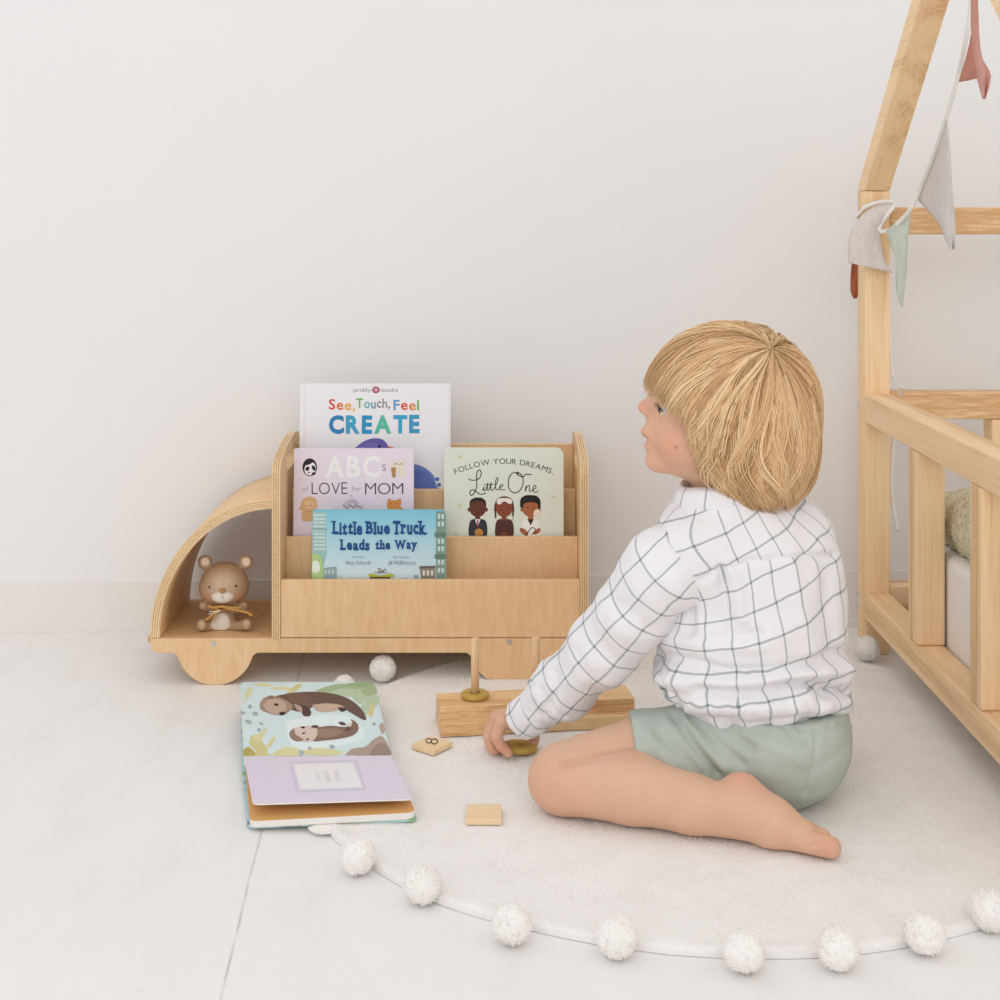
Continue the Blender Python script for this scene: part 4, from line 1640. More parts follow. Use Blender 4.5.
rafter(True)
za = rafter(False)
for py in (0,):
    pass
for (px, py) in ((858.6, 406), (858.5, 593), (858.7, 606)):
    c = PX(px, py, BX0)
    mb = MB()
    ring0 = [(BX0 + 0.0004, c.y + 0.0036 * math.cos(k * math.pi / 8), c.z + 0.0036 * math.sin(k * math.pi / 8)) for k in range(16)]
    ring1 = [(BX0 - 0.0010, c.y + 0.0030 * math.cos(k * math.pi / 8), c.z + 0.0030 * math.sin(k * math.pi / 8)) for k in range(16)]
    mb.add(ring0 + ring1, [(i, (i + 1) % 16, (i + 1) % 16 + 16, i + 16) for i in range(16)] + [tuple(range(16, 32))], STEEL)
    o = mb.build('bolt', bed)
    o['label'] = 'small steel bolt head'

# mattress and braided cushion
MATW = soft('white_cotton', (243, 239, 235), 0.02, 30, 0.9, 0.25, 0.004)
fd = Field((0.62, 1.45, 0.06), (1.24, 2.275, 0.25), 0.005)
sl, X, Y, Z = fd.sub(fd.lo, fd.lo + fd.h * fd.n)
cx_, cy_, cz_ = (0.6375 + 1.20) / 2, (1.475 + 2.198) / 2, (0.0730 + 0.2235) / 2
hx, hy, hz, rd = 0.281, 0.3615, 0.07525, 0.013
qx, qy, qz = np.abs(X - cx_) - hx + rd, np.abs(Y - cy_) - hy + rd, np.abs(Z - cz_) - hz + rd
d = np.sqrt(np.maximum(qx, 0) ** 2 + np.maximum(qy, 0) ** 2 + np.maximum(qz, 0) ** 2) + np.minimum(np.maximum(qx, np.maximum(qy, qz)), 0) - rd
fd.put(sl, d.astype(np.float32), 0)
v, f = fd.mesh()
o = net_obj('mattress', v, f, MATW, None, loc=(cx_, cy_, 0.0730))
tag(o, 'white covered mattress lying inside the pine house bed', 'mattress')


def knit_mat():
    m, nt, b = new_mat('sage_knit', 0.9, 0.1)
    L = nt.links.new
    tc = N(nt, 'ShaderNodeTexCoord')
    vo = N(nt, 'ShaderNodeTexVoronoi', Scale=260.0)
    L(tc.outputs['Object'], vo.inputs['Vector'])
    nz = N(nt, 'ShaderNodeTexNoise', Scale=120.0, Detail=3.0)
    L(tc.outputs['Object'], nz.inputs['Vector'])
    r = ramp(nt, [(0.0, rgb(238, 230, 208)), (0.45, rgb(222, 214, 188)), (0.9, rgb(186, 180, 150))])
    L(vo.outputs['Distance'], r.inputs['Fac'])
    L(r.outputs['Color'], b.inputs['Base Color'])
    bp = N(nt, 'ShaderNodeBump', Strength=0.7, Distance=0.003)
    bp.invert = True
    L(vo.outputs['Distance'], bp.inputs['Height'])
    L(bp.outputs['Normal'], b.inputs['Normal'])
    return m


KN = knit_mat()
br0 = Vector((0.694, 2.125, 0.2630))
braid = thing('braided_cushion', 'sage knitted braid cushion lying on the mattress inside the bed', 'cushion', (0.694, 1.87, 0.2235))
for k in range(3):
    pts, rads = [], []
    for i in range(60):
        t = i / 59
        ph = 2 * math.pi * (t * 5.0 + k / 3)
        e = min(1, t * 8 + 0.35, (1 - t) * 8 + 0.35)
        pts.append(br0 + Vector((0.026 * math.sin(ph) * e, -0.52 * t, 0.022 * math.sin(2 * ph) * e)))
        rads.append(0.0265 * min(1, math.sqrt(t * 12 + 0.02), math.sqrt((1 - t) * 12 + 0.02)))
    mb = MB()
    mb.tube(pts, rads, KN, 14)
    mb.build('braid_strand', braid)

# ================================================================ BUNTING
TAPE = soft('white_tape', (245, 242, 238), 0.03, 400, 0.8, 0.2, 0.0004)
bun = thing('bunting', 'pennant bunting in grey, sage and pink fabric hung from the bed post on white tape', 'bunting', PX(893, 213, 0.64))
XB = 0.66


def pg(px, py, dx=0.0):
    return PX(px, py, XB + dx)


def ribbon(pts, w, nm='tape', mat=None):
    """flat strip along 3-D points, w in metres, facing the room"""
    q = spline(pts, 6)
    L_, R_ = [], []
    for i, p in enumerate(q):
        t = (q[min(i + 1, len(q) - 1)] - q[max(i - 1, 0)]).normalized()
        view = Vector((0.25, 1, 0.0))
        s_ = t.cross(view).normalized() * (w / 2)
        L_.append(p + s_)
        R_.append(p - s_)
    mb = MB()
    mb.grid([L_, R_], mat or TAPE)
    return mb.build(nm, bun, 0, 2, solid=0.0012)


yp = 2.268
ribbon([P(862, 209, 2.275), P(872, 204, yp), P(884, 201.5, yp), P(895, 203, 2.262), P(888, 214, 2.258), P(881, 224, 2.262), P(880, 231, 2.258), P(890, 229.5, 2.245), P(902, 219, 2.225), P(911, 208, 2.205), pg(920, 190), pg(932, 160), pg(946, 119), pg(957, 80), pg(966, 40), pg(971, 5), pg(973, -30)], 0.0062)
ribbon([Vector((BX1 + 0.004, 2.300, TZ(215, 2.3))), Vector((BX1 + 0.004, 2.299, TZ(300, 2.3))), P(890.5, 352, 2.299), P(893, 378, 2.298)], 0.0045)
ribbon([Vector((BX1 + 0.014, 2.262, 0.430)), P(897, 402, 2.29), P(893.5, 440, 2.29), P(891, 480, 2.29), P(893, 505, 2.29), P(898, 531, 2.288)], 0.0065)
mb = MB()
q = [Vector((BX0 - 0.003, 2.275, TZ(209, 2.275))), Vector((BX0 - 0.003, PY1 + 0.003, TZ(217, 2.32))), Vector((BX1 + 0.003, PY1 + 0.003, TZ(215, 2.32))), Vector((BX1 + 0.003, 2.29, TZ(212, 2.29)))]
mb.grid([[p + Vector((0, 0, 0.003)) for p in q], [p - Vector((0, 0, 0.003)) for p in q]], TAPE, False)
mb.build('tape', bun, solid=0.001)


def linen(name, c, amt=0.07):
    m, nt, b = new_mat(name, 0.9, 0.1)
    L = nt.links.new
    tc = N(nt, 'ShaderNodeTexCoord')
    mp = N(nt, 'ShaderNodeMapping')
    mp.inputs['Rotation'].default_value = (0.2, 0.5, 0.3)
    mp.inputs['Scale'].default_value = (1, 1, 0.12)
    L(tc.outputs['Object'], mp.inputs['Vector'])
    nz = N(nt, 'ShaderNodeTexNoise', Scale=420.0, Detail=3.0)
    L(mp.outputs['Vector'], nz.inputs['Vector'])
    col = rgb(*c)
    r = ramp(nt, [(0.35, tuple(x * (1 - 2 * amt) for x in col[:3]) + (1,)), (0.65, col)])
    L(nz.outputs['Fac'], r.inputs['Fac'])
    L(r.outputs['Color'], b.inputs['Base Color'])
    bp = N(nt, 'ShaderNodeBump', Strength=0.4, Distance=0.001)
    L(nz.outputs['Fac'], bp.inputs['Height'])
    L(bp.outputs['Normal'], b.inputs['Normal'])
    return m


def flag(label, left, right, fn, mat, wav=0.004, n=16, m=9):
    """pennant between two outlines (photograph positions), fn maps to 3-D"""
    def res(pl_):
        q = spline([Vector((p[0], p[1], p[2] if len(p) > 2 else 0)) for p in pl_], 8)
        return [q[int(round(i * (len(q) - 1) / n))] for i in range(n + 1)]
    A, B = res(left), res(right)
    G = []
    for i in range(n + 1):
        row = []
        for j in range(m):
            t = j / (m - 1)
            p = A[i] * (1 - t) + B[i] * t
            dd = p.z + wav * math.sin(t * 5.0 + i * 0.25) * min(1, i / 4 + 0.2)
            row.append(fn(p.x, p.y, dd))
        G.append(row)
    mb = MB()
    mb.grid(G, mat)
    o = mb.build('pennant', bun, solid=0.0016)
    o['label'] = label
    return o


onp = lambda px, py, d: P(px, py, 2.262 + d)
onx = lambda px, py, d: pg(px, py, d)
flag('grey beige pennant folded across the front of the bed post', [(893, 203.5), (876, 206, 0), (860, 217, 0.0), (850, 234, -.004), (848, 258, -.006), (850, 263, -.006)],
     [(894, 205.5), (886, 216), (880, 226), (880.5, 240), (884, 258), (893, 273)], onp, linen('beige_linen', (226, 216, 210)), 0.003)
flag('rust pennant hanging behind the bed post', [(852, 262), (850.5, 280), (851, 292), (854, 298.5)], [(863, 264), (862, 280), (860, 292), (856, 298.5)],
     lambda px, py, d: P(px, py, 2.335 + d), linen('rust_linen', (172, 102, 76)), 0.003)
flag('sage green pennant hanging just right of the bed post', [(886, 231), (891, 246), (895.5, 258), (896, 280), (898, 297), (901, 306)], [(912, 207), (908, 236), (906.5, 258), (906, 276), (904, 294), (902.5, 307)],
     lambda px, py, d: P(px, py, 2.235 + d - 0.02 * 0), linen('sage_linen', (206, 212, 198)), 0.004)
flag('light grey pennant, largest, hanging left of the pink one', [(945.5, 121), (933, 158), (919, 196), (924, 206), (938, 222), (946, 240), (951, 249)], [(947, 121), (950, 150), (952, 190), (954, 210), (955, 230), (955.5, 245), (953, 249.5)],
     onx, linen('grey_linen', (222, 216, 212)), 0.005)
flag('pink pennant, inner fold with shade in its colour', [(971.5, 34), (967, 55), (962, 72), (959.5, 82)], [(973, 34), (976, 55), (978, 72), (977, 78.5)], onx, linen('pink_linen_shaded', (204, 142, 128)), 0.003)  # shade of the inner fold is put into this darker pink
flag('pink pennant curling at the tip', [(970.5, -12), (971, 10), (972, 38), (975, 60), (978, 80), (983, 99)], [(978, -12), (978, 10), (979, 38), (982, 58), (990.5, 76), (985, 99)],
     lambda px, py, d: pg(px, py, d - 0.012), linen('rose_linen', (216, 164, 152)), 0.004)

# ================================================================ CHILD
def npP(px, py, Y):
    return np.array(P(px, py, Y))


def proj(v):
    return np.c_[CX + v[:, 0] * FPX / v[:, 1], CY + (H - v[:, 2]) * FPX / v[:, 1]]


def seg_dist(q, pl_):
    """distance in the picture from points q to a polyline"""
    best = np.full(len(q), 1e9)
    pl_ = np.array([(p.x, p.y) for p in spline([Vector((a, b, 0)) for a, b in pl_], 5)]) if len(pl_) > 2 else np.array(pl_, float)
    for a, b in zip(pl_[:-1], pl_[1:]):
        ab = b - a
        t = np.clip(((q - a) @ ab) / (ab @ ab + 1e-9), 0, 1)
        best = np.minimum(best, np.linalg.norm(q - a - t[:, None] * ab, axis=1))
    return best


def creases(v, f, items, front=True):
    n = vnormals(v, f)
    q = proj(v)
    face = np.clip(-n[:, 1] * 2.0 + 0.2, 0, 1)
    dsp = np.zeros(len(v))
    for pl_, amp, sig in items:
        dsp += amp * np.exp(-(seg_dist(q, pl_) / sig) ** 2)
    return v + n * (dsp * face)[:, None]


def fbm(v, n, sc, amp, seed=0.0, oct_=2):
    out = np.array([noise.fractal(Vector(p) * sc + Vector((seed, seed * 2, -seed)), 1.0, 2.0, oct_) for p in v])
    return v + n * (out * amp)[:, None]


HY = 1.70                                              # head depth
fd = Field((-0.045, 1.49, 0.004), (0.47, 1.955, 0.645), 0.0021)
# trunk (under the clothes)
fd.ell(P(772, 742, 1.70), (0.074, 0.075, 0.062), 0.01)
fd.ell(P(756, 660, 1.715), (0.090, 0.070, 0.085), 0.03)
fd.ell(P(750, 560, 1.715), (0.082, 0.062, 0.085), 0.03)
fd.cone(P(695, 550, 1.675), P(792, 540, 1.76), 0.034, 0.034, 0.03)
fd.cone(P(716, 468, HY), P(738, 520, 1.705), 0.0335, 0.042, 0.015)
# head
fd.ell(P(735, 406, HY), (0.091, 0.074, 0.085), 0.004)
fd.ell(P(694, 428, HY), (0.0505, 0.053, 0.058), 0.012)
fd.ell(P(690, 397, HY), (0.045, 0.052, 0.030), 0.012)
fd.cone(P(668, 455, HY), P(700, 452, HY), 0.0215, 0.034, 0.012)
for s_ in (-1, 1):
    fd.ell(P(684, 440, HY + s_ * 0.027), (0.030, 0.026, 0.030), 0.012)
    fd.ell(P(657, 407, HY + s_ * 0.029), (0.011, 0.012, 0.009), 0.010, 's')
    fd.ell(P(742, 428, HY + s_ * 0.074), (0.014, 0.008, 0.022), 0.006)
fd.cone(P(659, 396, HY), P(644.5, 407, HY), 0.0070, 0.0082, 0.010)
for s_ in (-1, 1):                                    # lids round the eye, opened along the gaze
    ec = P(667.5, 409, HY + s_ * 0.0290)
    fd.ell(ec, (0.0126, 0.0126, 0.0122), 0.005)
    d_ = Vector((-0.80, s_ * 0.60, 0.02)).normalized()
    a_ = Vector((0, 0, 1)).cross(d_).normalized()
    Mx = Matrix((d_, a_, d_.cross(a_))).transposed()
    fd.ell(ec + d_ * 0.0125 + Vector((0, 0, -0.0012)), (0.0075, 0.0105, 0.0036), 0.0015, 's', Mx)
for s_ in (-1, 1):
    fd.ell(P(648, 411, HY + s_ * 0.0075), (0.0070, 0.0058, 0.0062), 0.004)
fd.ell(P(663, 431, HY), (0.0215, 0.024, 0.028), 0.008)
fd.ell(P(649, 431.5, HY), (0.0105, 0.0135, 0.0062), 0.006)
fd.ell(P(651, 446, HY), (0.0085, 0.0110, 0.0052), 0.004)
fd.cone(P(646, 439.5, HY - 0.014), P(646, 439.5, HY + 0.014), 0.0016, 0.0016, 0.002, 's')
fd.ell(P(656, 461, HY), (0.0125, 0.016, 0.0115), 0.010)
# left arm (towards the camera) and hand
SH, M1, EL, FO, WR, CU = (P(670, 567, 1.678), P(634, 615, 1.70), P(602, 652, 1.734), P(565, 689, 1.777), P(531, 715, 1.818), P(521.5, 720.5, 1.830))
fd.chain([SH, EL, FO, WR], [0.034, 0.029, 0.025, 0.0190], 0.01)
W0_ = P(520, 718, 1.836)
fd.cone(WR, W0_, 0.0190, 0.0180, 0.008)
KN4 = [P(501, 721.5, 1.821), P(497, 719, 1.835), P(496, 717, 1.848), P(499, 717, 1.860)]
for k_ in KN4:
    fd.cone(W0_, k_, 0.0130, 0.0092, 0.006)
fingers = [(KN4[0], P(496.5, 737, 1.819), P(508.5, 753.0, 1.818), (0.0082, 0.0074, 0.0062)),
           (KN4[1], P(489, 737, 1.836), P(496.5, 754.5, 1.834), (0.0085, 0.0078, 0.0066)),
           (KN4[2], P(489.5, 733, 1.851), P(497.5, 749, 1.850), (0.0085, 0.0078, 0.0066)),
           (KN4[3], P(492.5, 732, 1.866), P(501, 746, 1.865), (0.0082, 0.0074, 0.0062))]
for a_, b_, c_, r_ in fingers:
    fd.cone(a_, b_, r_[0], r_[1], 0.002)
    m_ = (b_ + c_) / 2 + Vector((-0.0022, 0, -0.001))
    fd.cone(b_, m_, r_[1], (r_[1] + r_[2]) / 2, 0.002)
    fd.cone(m_, c_, (r_[1] + r_[2]) / 2, r_[2], 0.002)
fd.cone(P(517, 722, 1.846), P(530.5, 729, 1.858), 0.0105, 0.0082, 0.006)
fd.cone(P(530.5, 729, 1.858), P(534.5, 738, 1.857), 0.0080, 0.0070, 0.003)
fd.cone(P(534.5, 738, 1.857), P(533.0, 746, 1.852), 0.0070, 0.0060, 0.002)
# right arm, in front of the body
RS, RE, RW = P(800, 545, 1.775), P(800, 640, 1.845), P(735, 690, 1.880)
fd.chain([RS, RE, RW], [0.033, 0.027, 0.019], 0.01)
RH = P(712, 700, 1.885)
fd.cone(RW, RH, 0.017, 0.014, 0.008)
for i in range(4):
    fd.cone(RH, RH + Vector((-0.034, -0.012 + 0.011 * i, -0.014)), 0.0075, 0.0058, 0.002)
fd.cone(RW, RH + Vector((0.005, -0.026, -0.006)), 0.008, 0.006, 0.003)
# left leg: thigh, calf folded back, foot
fd.cone(P(775, 748, 1.69), P(660, 754, 1.692), 0.048, 0.034, 0.008)
fd.cone(P(660, 754, 1.692), P(640, 752, 1.692), 0.034, 0.0395, 0.004)
fd.cone(P(640, 752, 1.692), P(566, 774, 1.668), 0.0395, 0.0370, 0.006)
fd.ell(P(562, 781, 1.660), (0.0395, 0.036, 0.037), 0.012)
fd.cone(P(568, 783, 1.652), P(632, 788, 1.632), 0.0345, 0.0385, 0.010)
fd.cone(P(632, 788, 1.632), P(692, 804, 1.606), 0.0385, 0.0310, 0.010)
fd.cone(P(692, 804, 1.606), P(736, 813, 1.590), 0.0310, 0.0272, 0.010)
fd.cone(P(741, 797, 1.590), P(752, 812, 1.584), 0.0265, 0.0275, 0.008)
fd.cone(P(752, 812, 1.584), P(772, 823, 1.574), 0.0285, 0.0270, 0.008)
fd.cone(P(772, 823, 1.574), P(801, 836, 1.560), 0.0265, 0.0185, 0.008)
fd.ell(P(727, 806, 1.573), (0.010, 0.008, 0.010), 0.014)
toes = [((804, 841, 1.548), (830, 847.5, 1.540), 0.0120, 0.0122), ((804, 833, 1.562), (823, 836.5, 1.559), 0.010, 0.0088),
        ((803, 831, 1.568), (817, 833, 1.566), 0.0095, 0.0080), ((800, 828, 1.574), (811, 829, 1.574), 0.009, 0.0075), ((796, 824, 1.580), (804, 825, 1.581), 0.009, 0.0070)]
for a_, b_, r0, r1 in toes:
    fd.cone(P(*a_), P(*b_), r0, r1, 0.0012)
# right leg, hidden beyond the body
fd.cone(P(790, 742, 1.76), Vector((0.285, 1.900, 0.058)), 0.054, 0.040, 0.01)
fd.chain([Vector((0.285, 1.900, 0.050)), Vector((0.345, 1.895, 0.050)), Vector((0.405, 1.870, 0.034))], [0.038, 0.036, 0.024], 0.01)
fd.cone(Vector((0.405, 1.870, 0.034)), Vector((0.435, 1.835, 0.026)), 0.022, 0.015, 0.008)
for i in range(5):
    fd.cone(Vector((0.432, 1.838, 0.026)), Vector((0.441 - 0.004 * i, 1.812 - 0.003 * i + 0.005 * abs(i - 1), 0.019 + 0.004 * i)), 0.009, 0.0068, 0.002)
fd.cut((0, 0, RUGZ + 0.0008), (0, 0, -1), 0.004, (-0.045, 1.49, 0.004), (0.47, 1.955, 0.05))
v, f = fd.mesh()
v = smooth_verts(v, f, 2, 0.5)
v = creases(v, f, [([(565, 763), (590, 757), (615, 753), (645, 755)], -0.0052, 4.5),
                   ([(716, 790), (728, 800), (735, 815)], -0.0010, 6),
                   ([(810, 846), (820, 843), (830, 839)], -0.0022, 2.5),
                   ([(770, 800), (800, 822)], -0.0006, 8)])
col = np.tile(L3(222, 180, 151), (len(v), 1))
q = proj(v)
vis = np.ones(len(v), bool)
def pblob(x, y, rx, ry, s_=0.8):
    d = np.hypot((q[:, 0] - x) / rx, (q[:, 1] - y) / ry)
    return np.clip((1 + s_ - d) / (2 * s_), 0, 1)[:, None]
hd = (v[:, 2] > P(0, 486, HY).z)[:, None]
col = mixc(col, hd * 0.55 * pblob(668, 446, 22, 20), (226, 158, 132))
col = mixc(col, hd * 0.4 * pblob(641, 408, 8, 8), (222, 150, 126))
lip = hd * np.clip(1.3 - np.abs(q[:, 0] - 643) / 6.0, 0, 1)[:, None] * np.clip(1.3 - np.abs(v[:, 1] - HY) / 0.014, 0, 1)[:, None] * np.clip(1.2 - np.abs(q[:, 1] - 438.5) / 9.0, 0, 1)[:, None]
col = mixc(col, 0.75 * np.clip(lip, 0, 1), (206, 128, 112))
col = mixc(col, hd * pblob(676, 447, 1.7, 1.7, 0.4) * (v[:, 1] < HY)[:, None] * 0.7, (176, 104, 86))
col = mixc(col, 0.4 * pblob(827, 846, 16, 12), (222, 148, 124))
col = mixc(col, 0.40 * pblob(742, 778, 16, 12), (222, 150, 124))
col = mixc(col, 0.25 * pblob(553, 790, 26, 26), (222, 154, 128))
col = mixc(col, 0.55 * pblob(503, 750, 16, 10), (220, 148, 124))
col = mixc(col, 0.45 * pblob(533, 744, 6, 7), (216, 144, 120))
col = mixc(col, 0.30 * pblob(494, 724, 10, 10), (222, 156, 132))
col = mixc(col, 0.28 * np.exp(-(seg_dist(q, [(565, 763), (590, 757), (615, 753), (645, 755)]) / 2.6) ** 2)[:, None] * (q[:, 0] < 640)[:, None], (206, 138, 112))  # fold shade put into the skin colour along the thigh crease
SKIN = vcol('skin', 0.5, 0.12, 0.3, 45, 0.025, 0.05)
PB = Vector((0.31, 1.70, RUGZ))
person = net_obj('person', v, f, SKIN, None, col, loc=PB)
tag(person, 'blond child in checked shirt and sage shorts kneeling on the rug, reaching for a ring', 'person')


# eyes
def eye(s_):
    c = P(667.5, 409, HY + s_ * 0.0290)
    r = 0.0112
    mb = MB()
    look = Vector((-1, s_ * 0.16, 0.03)).normalized()
    a1 = look.cross(Vector((0, 0, 1))).normalized()
    a2 = look.cross(a1)
    pol = [0, .12, .22, .24, .50, .54, .9, 1.3, 1.8, 2.4, 3.14]
    mats = ['#17110F', '#17110F', '#17110F', '#6A6158', '#4A443E', '#D2C8C2', '#D2C8C2', '#D2C8C2', '#D2C8C2', '#D2C8C2']
    for i in range(len(pol) - 1):
        g = []
        for th in (pol[i], pol[i + 1]):
            g.append([c + r * (look * math.cos(th) + (a1 * math.cos(2 * math.pi * k / 20) + a2 * math.sin(2 * math.pi * k / 20)) * math.sin(th)) for k in range(21)])
        mb.grid(g, paint(mats[i], 0.15))
    o = mb.build('eye', person)
    # upper lid line with lashes
    mb = MB()
    rr_ = r + 0.0006
    pts = []
    for t in np.linspace(-0.2, 1, 9):
        az = -0.55 + 1.5 * t
        el_ = 0.50 - 0.62 * max(0, t) ** 1.6
        d = (look * math.cos(az) * math.cos(el_) + Vector((0, s_, 0)) * math.sin(az) * math.cos(el_) + Vector((0, 0, 1)) * math.sin(el_))
        pts.append(c + d * rr_)
    mb.tube(pts, [0.0006, 0.0010, 0.0012, 0.0012, 0.0012, 0.0012, 0.0011, 0.0009, 0.0006], paint('#4A3A30', 0.6), 6)
    for p in pts[2:]:
        d = (p - c).normalized()
        mb.tube([p, p + d * 0.0022 + Vector((-0.002, 0, -0.0002)), p + d * 0.003 + Vector((-0.0036, 0, 0.0004))], [0.00045, 0.0003, 0.00008], paint('#4A3A30', 0.6), 5)
    o2 = mb.build('eyelash', person)


for s_ in (-1, 1):
    eye(s_)


# ---------------------------------------------------------------- clothes
def check_mat():
    m, nt, b = new_mat('windowpane_cotton', 0.85, 0.12)
    L = nt.links.new
    uv = N(nt, 'ShaderNodeUVMap', uv_map='UVMap')
    tc = N(nt, 'ShaderNodeTexCoord')
    nz = N(nt, 'ShaderNodeTexNoise', Scale=26.0, Detail=3.0)
    L(tc.outputs['Object'], nz.inputs['Vector'])
    sb = N(nt, 'ShaderNodeVectorMath', operation='SUBTRACT')
    sb.inputs[1].default_value = (0.5, 0.5, 0.5)
    L(nz.outputs['Color'], sb.inputs[0])
    sc = N(nt, 'ShaderNodeVectorMath', operation='SCALE')
    sc.inputs['Scale'].default_value = 0.007
    L(sb.outputs[0], sc.inputs[0])
    ad = N(nt, 'ShaderNodeVectorMath', operation='ADD')
    L(uv.outputs[0], ad.inputs[0])
    L(sc.outputs[0], ad.inputs[1])
    sp = N(nt, 'ShaderNodeSeparateXYZ')
    L(ad.outputs[0], sp.inputs[0])
    outs = []
    for ax in ('X', 'Y'):
        pp = N(nt, 'ShaderNodeMath', operation='PINGPONG')
        pp.inputs[1].default_value = 0.0165
        L(sp.outputs[ax], pp.inputs[0])
        mr = N(nt, 'ShaderNodeMapRange', interpolation_type='SMOOTHSTEP')
        mr.inputs['From Min'].default_value = 0.0005
        mr.inputs['From Max'].default_value = 0.0018
        mr.inputs['To Min'].default_value = 1
        mr.inputs['To Max'].default_value = 0
        L(pp.outputs[0], mr.inputs['Value'])
        outs.append(mr.outputs[0])
    su = N(nt, 'ShaderNodeMath', operation='ADD')
    L(outs[0], su.inputs[0])
    L(outs[1], su.inputs[1])
    ml = N(nt, 'ShaderNodeMath', operation='MULTIPLY')
    ml.use_clamp = True
    ml.inputs[1].default_value = 0.62
    L(su.outputs[0], ml.inputs[0])
    mx = N(nt, 'ShaderNodeMix', data_type='RGBA')
    L(ml.outputs[0], mx.inputs[0])
    mx.inputs[6].default_value = rgb(238, 236, 239)
    mx.inputs[7].default_value = rgb(124, 138, 138)
    L(mx.outputs[2], b.inputs['Base Color'])
    n2 = N(nt, 'ShaderNodeTexNoise', Scale=900.0, Detail=2.0)
    L(tc.outputs['Object'], n2.inputs['Vector'])
    n3 = N(nt, 'ShaderNodeTexNoise', Scale=60.0, Detail=4.0)
    L(tc.outputs['Object'], n3.inputs['Vector'])
    b1 = N(nt, 'ShaderNodeBump', Strength=0.15, Distance=0.0006)
    L(n2.outputs['Fac'], b1.inputs['Height'])
    b2 = N(nt, 'ShaderNodeBump', Strength=0.35, Distance=0.004)
    L(n3.outputs['Fac'], b2.inputs['Height'])
    L(b1.outputs['Normal'], b2.inputs['Normal'])
    L(b2.outputs['Normal'], b.inputs['Normal'])
    return m


CHECK = check_mat()


def axis_uv(v, pts, ref, rad, u0=0.0, v0=0.0, flat=False):
    """u: around the polyline axis (metres), v: along it"""
    pts = [np.array(p) for p in pts]
    best = np.full(len(v), 1e9)
    U = np.zeros((len(v), 2))
    acc = 0.0
    for i in range(len(pts) - 1):
        ab = pts[i + 1] - pts[i]
        L_ = np.linalg.norm(ab)
        t_ = ((v - pts[i]) @ ab) / (L_ * L_)
        lo_ = -9 if i == 0 else 0
        hi_ = 9 if i == len(pts) - 2 else 1
        tt = np.clip(t_, lo_, hi_)
        d = v - (pts[i] + tt[:, None] * ab)
        dist = np.linalg.norm(d, axis=1)
        a = ab / L_
        e1 = np.array(ref) - a * (np.array(ref) @ a)
        e1 /= np.linalg.norm(e1)
        e2 = np.cross(a, e1)
        ang = np.arctan2(d @ e2, d @ e1)
        m = dist < best
        best = np.where(m, dist, best)
        U[m, 0] = ((d @ e2)[m] * 1.12 if flat else ang[m] * rad) + u0
        U[m, 1] = (acc + tt[m] * L_) + v0
        acc += L_
    return U


sf = Field((0.12, 1.585, 0.085), (0.45, 1.85, 0.40), 0.0021)
sf.ell(P(754, 676, 1.715), (0.1195, 0.094, 0.058), 0.01)
sf.ell(P(752, 640, 1.715), (0.1120, 0.090, 0.075), 0.02)
sf.ell(P(754, 600, 1.715), (0.1090, 0.086, 0.105), 0.02)
sf.ell(P(752, 548, 1.715), (0.0985, 0.078, 0.075), 0.025)
sf.cone(P(692, 551, 1.672), P(794, 540, 1.762), 0.0455, 0.0455, 0.03)
sf.cone(P(728, 497, 1.70), P(744, 540, 1.71), 0.050, 0.060, 0.035)
sf.ell(P(684, 545, 1.715), (0.036, 0.045, 0.050), 0.03)
sf.chain([RS, RE, RW], [0.046, 0.038, 0.026], 0.015)
sf.cut(P(728, 489, 1.70), Vector((-0.25, 0, 1)), 0.004)
sf.cut(P(750, 722, 1.70), Vector((0.03, 0.0, -1)), 0.008)
v, f = sf.mesh()
v = smooth_verts(v, f, 2)
n_ = vnormals(v, f)
tz = np.clip((P(0, 640, 1.7).z - v[:, 2]) / 0.06, 0, 1)
v0_ = v.copy()
v = fbm(v, n_, 16, 0.0048, 3.0)
v = fbm(v, n_ * tz[:, None], 34, 0.0070, 7.0)
CR = [([(655, 655), (690, 662), (730, 672), (790, 668), (846, 652)], -0.0050, 6), ([(660, 640), (700, 640), (760, 646)], 0.003, 9),
      ([(700, 690), (750, 694), (800, 684), (852, 694)], -0.0055, 6), ([(660, 680), (720, 684), (780, 676), (848, 672)], 0.0040, 9),
      ([(780, 690), (810, 684), (845, 678)], -0.003, 5), ([(655, 690), (672, 700), (680, 718)], -0.006, 6), ([(690, 705), (760, 708), (845, 704)], 0.004, 8),
      ([(667, 556), (682, 580), (690, 612), (688, 632)], -0.0045, 5),                                   # armhole seam
      ([(703, 580), (728, 566), (780, 558), (834, 555)], -0.0022, 3.5), ([(728, 566), (738, 590), (742, 620)], 0.0030, 6), ([(722, 568), (724, 600), (728, 630)], -0.0028, 4),
      ([(790, 556), (800, 600), (810, 650)], 0.0022, 9), ([(826, 560), (830, 610), (835, 660)], -0.0022, 8),
      ([(690, 632), (720, 640), (760, 634)], -0.0035, 6), ([(820, 700), (836, 690), (852, 690)], -0.004, 5)]
v = creases(v, f, [(a_, b_ * 2.0, c_) for a_, b_, c_ in CR])
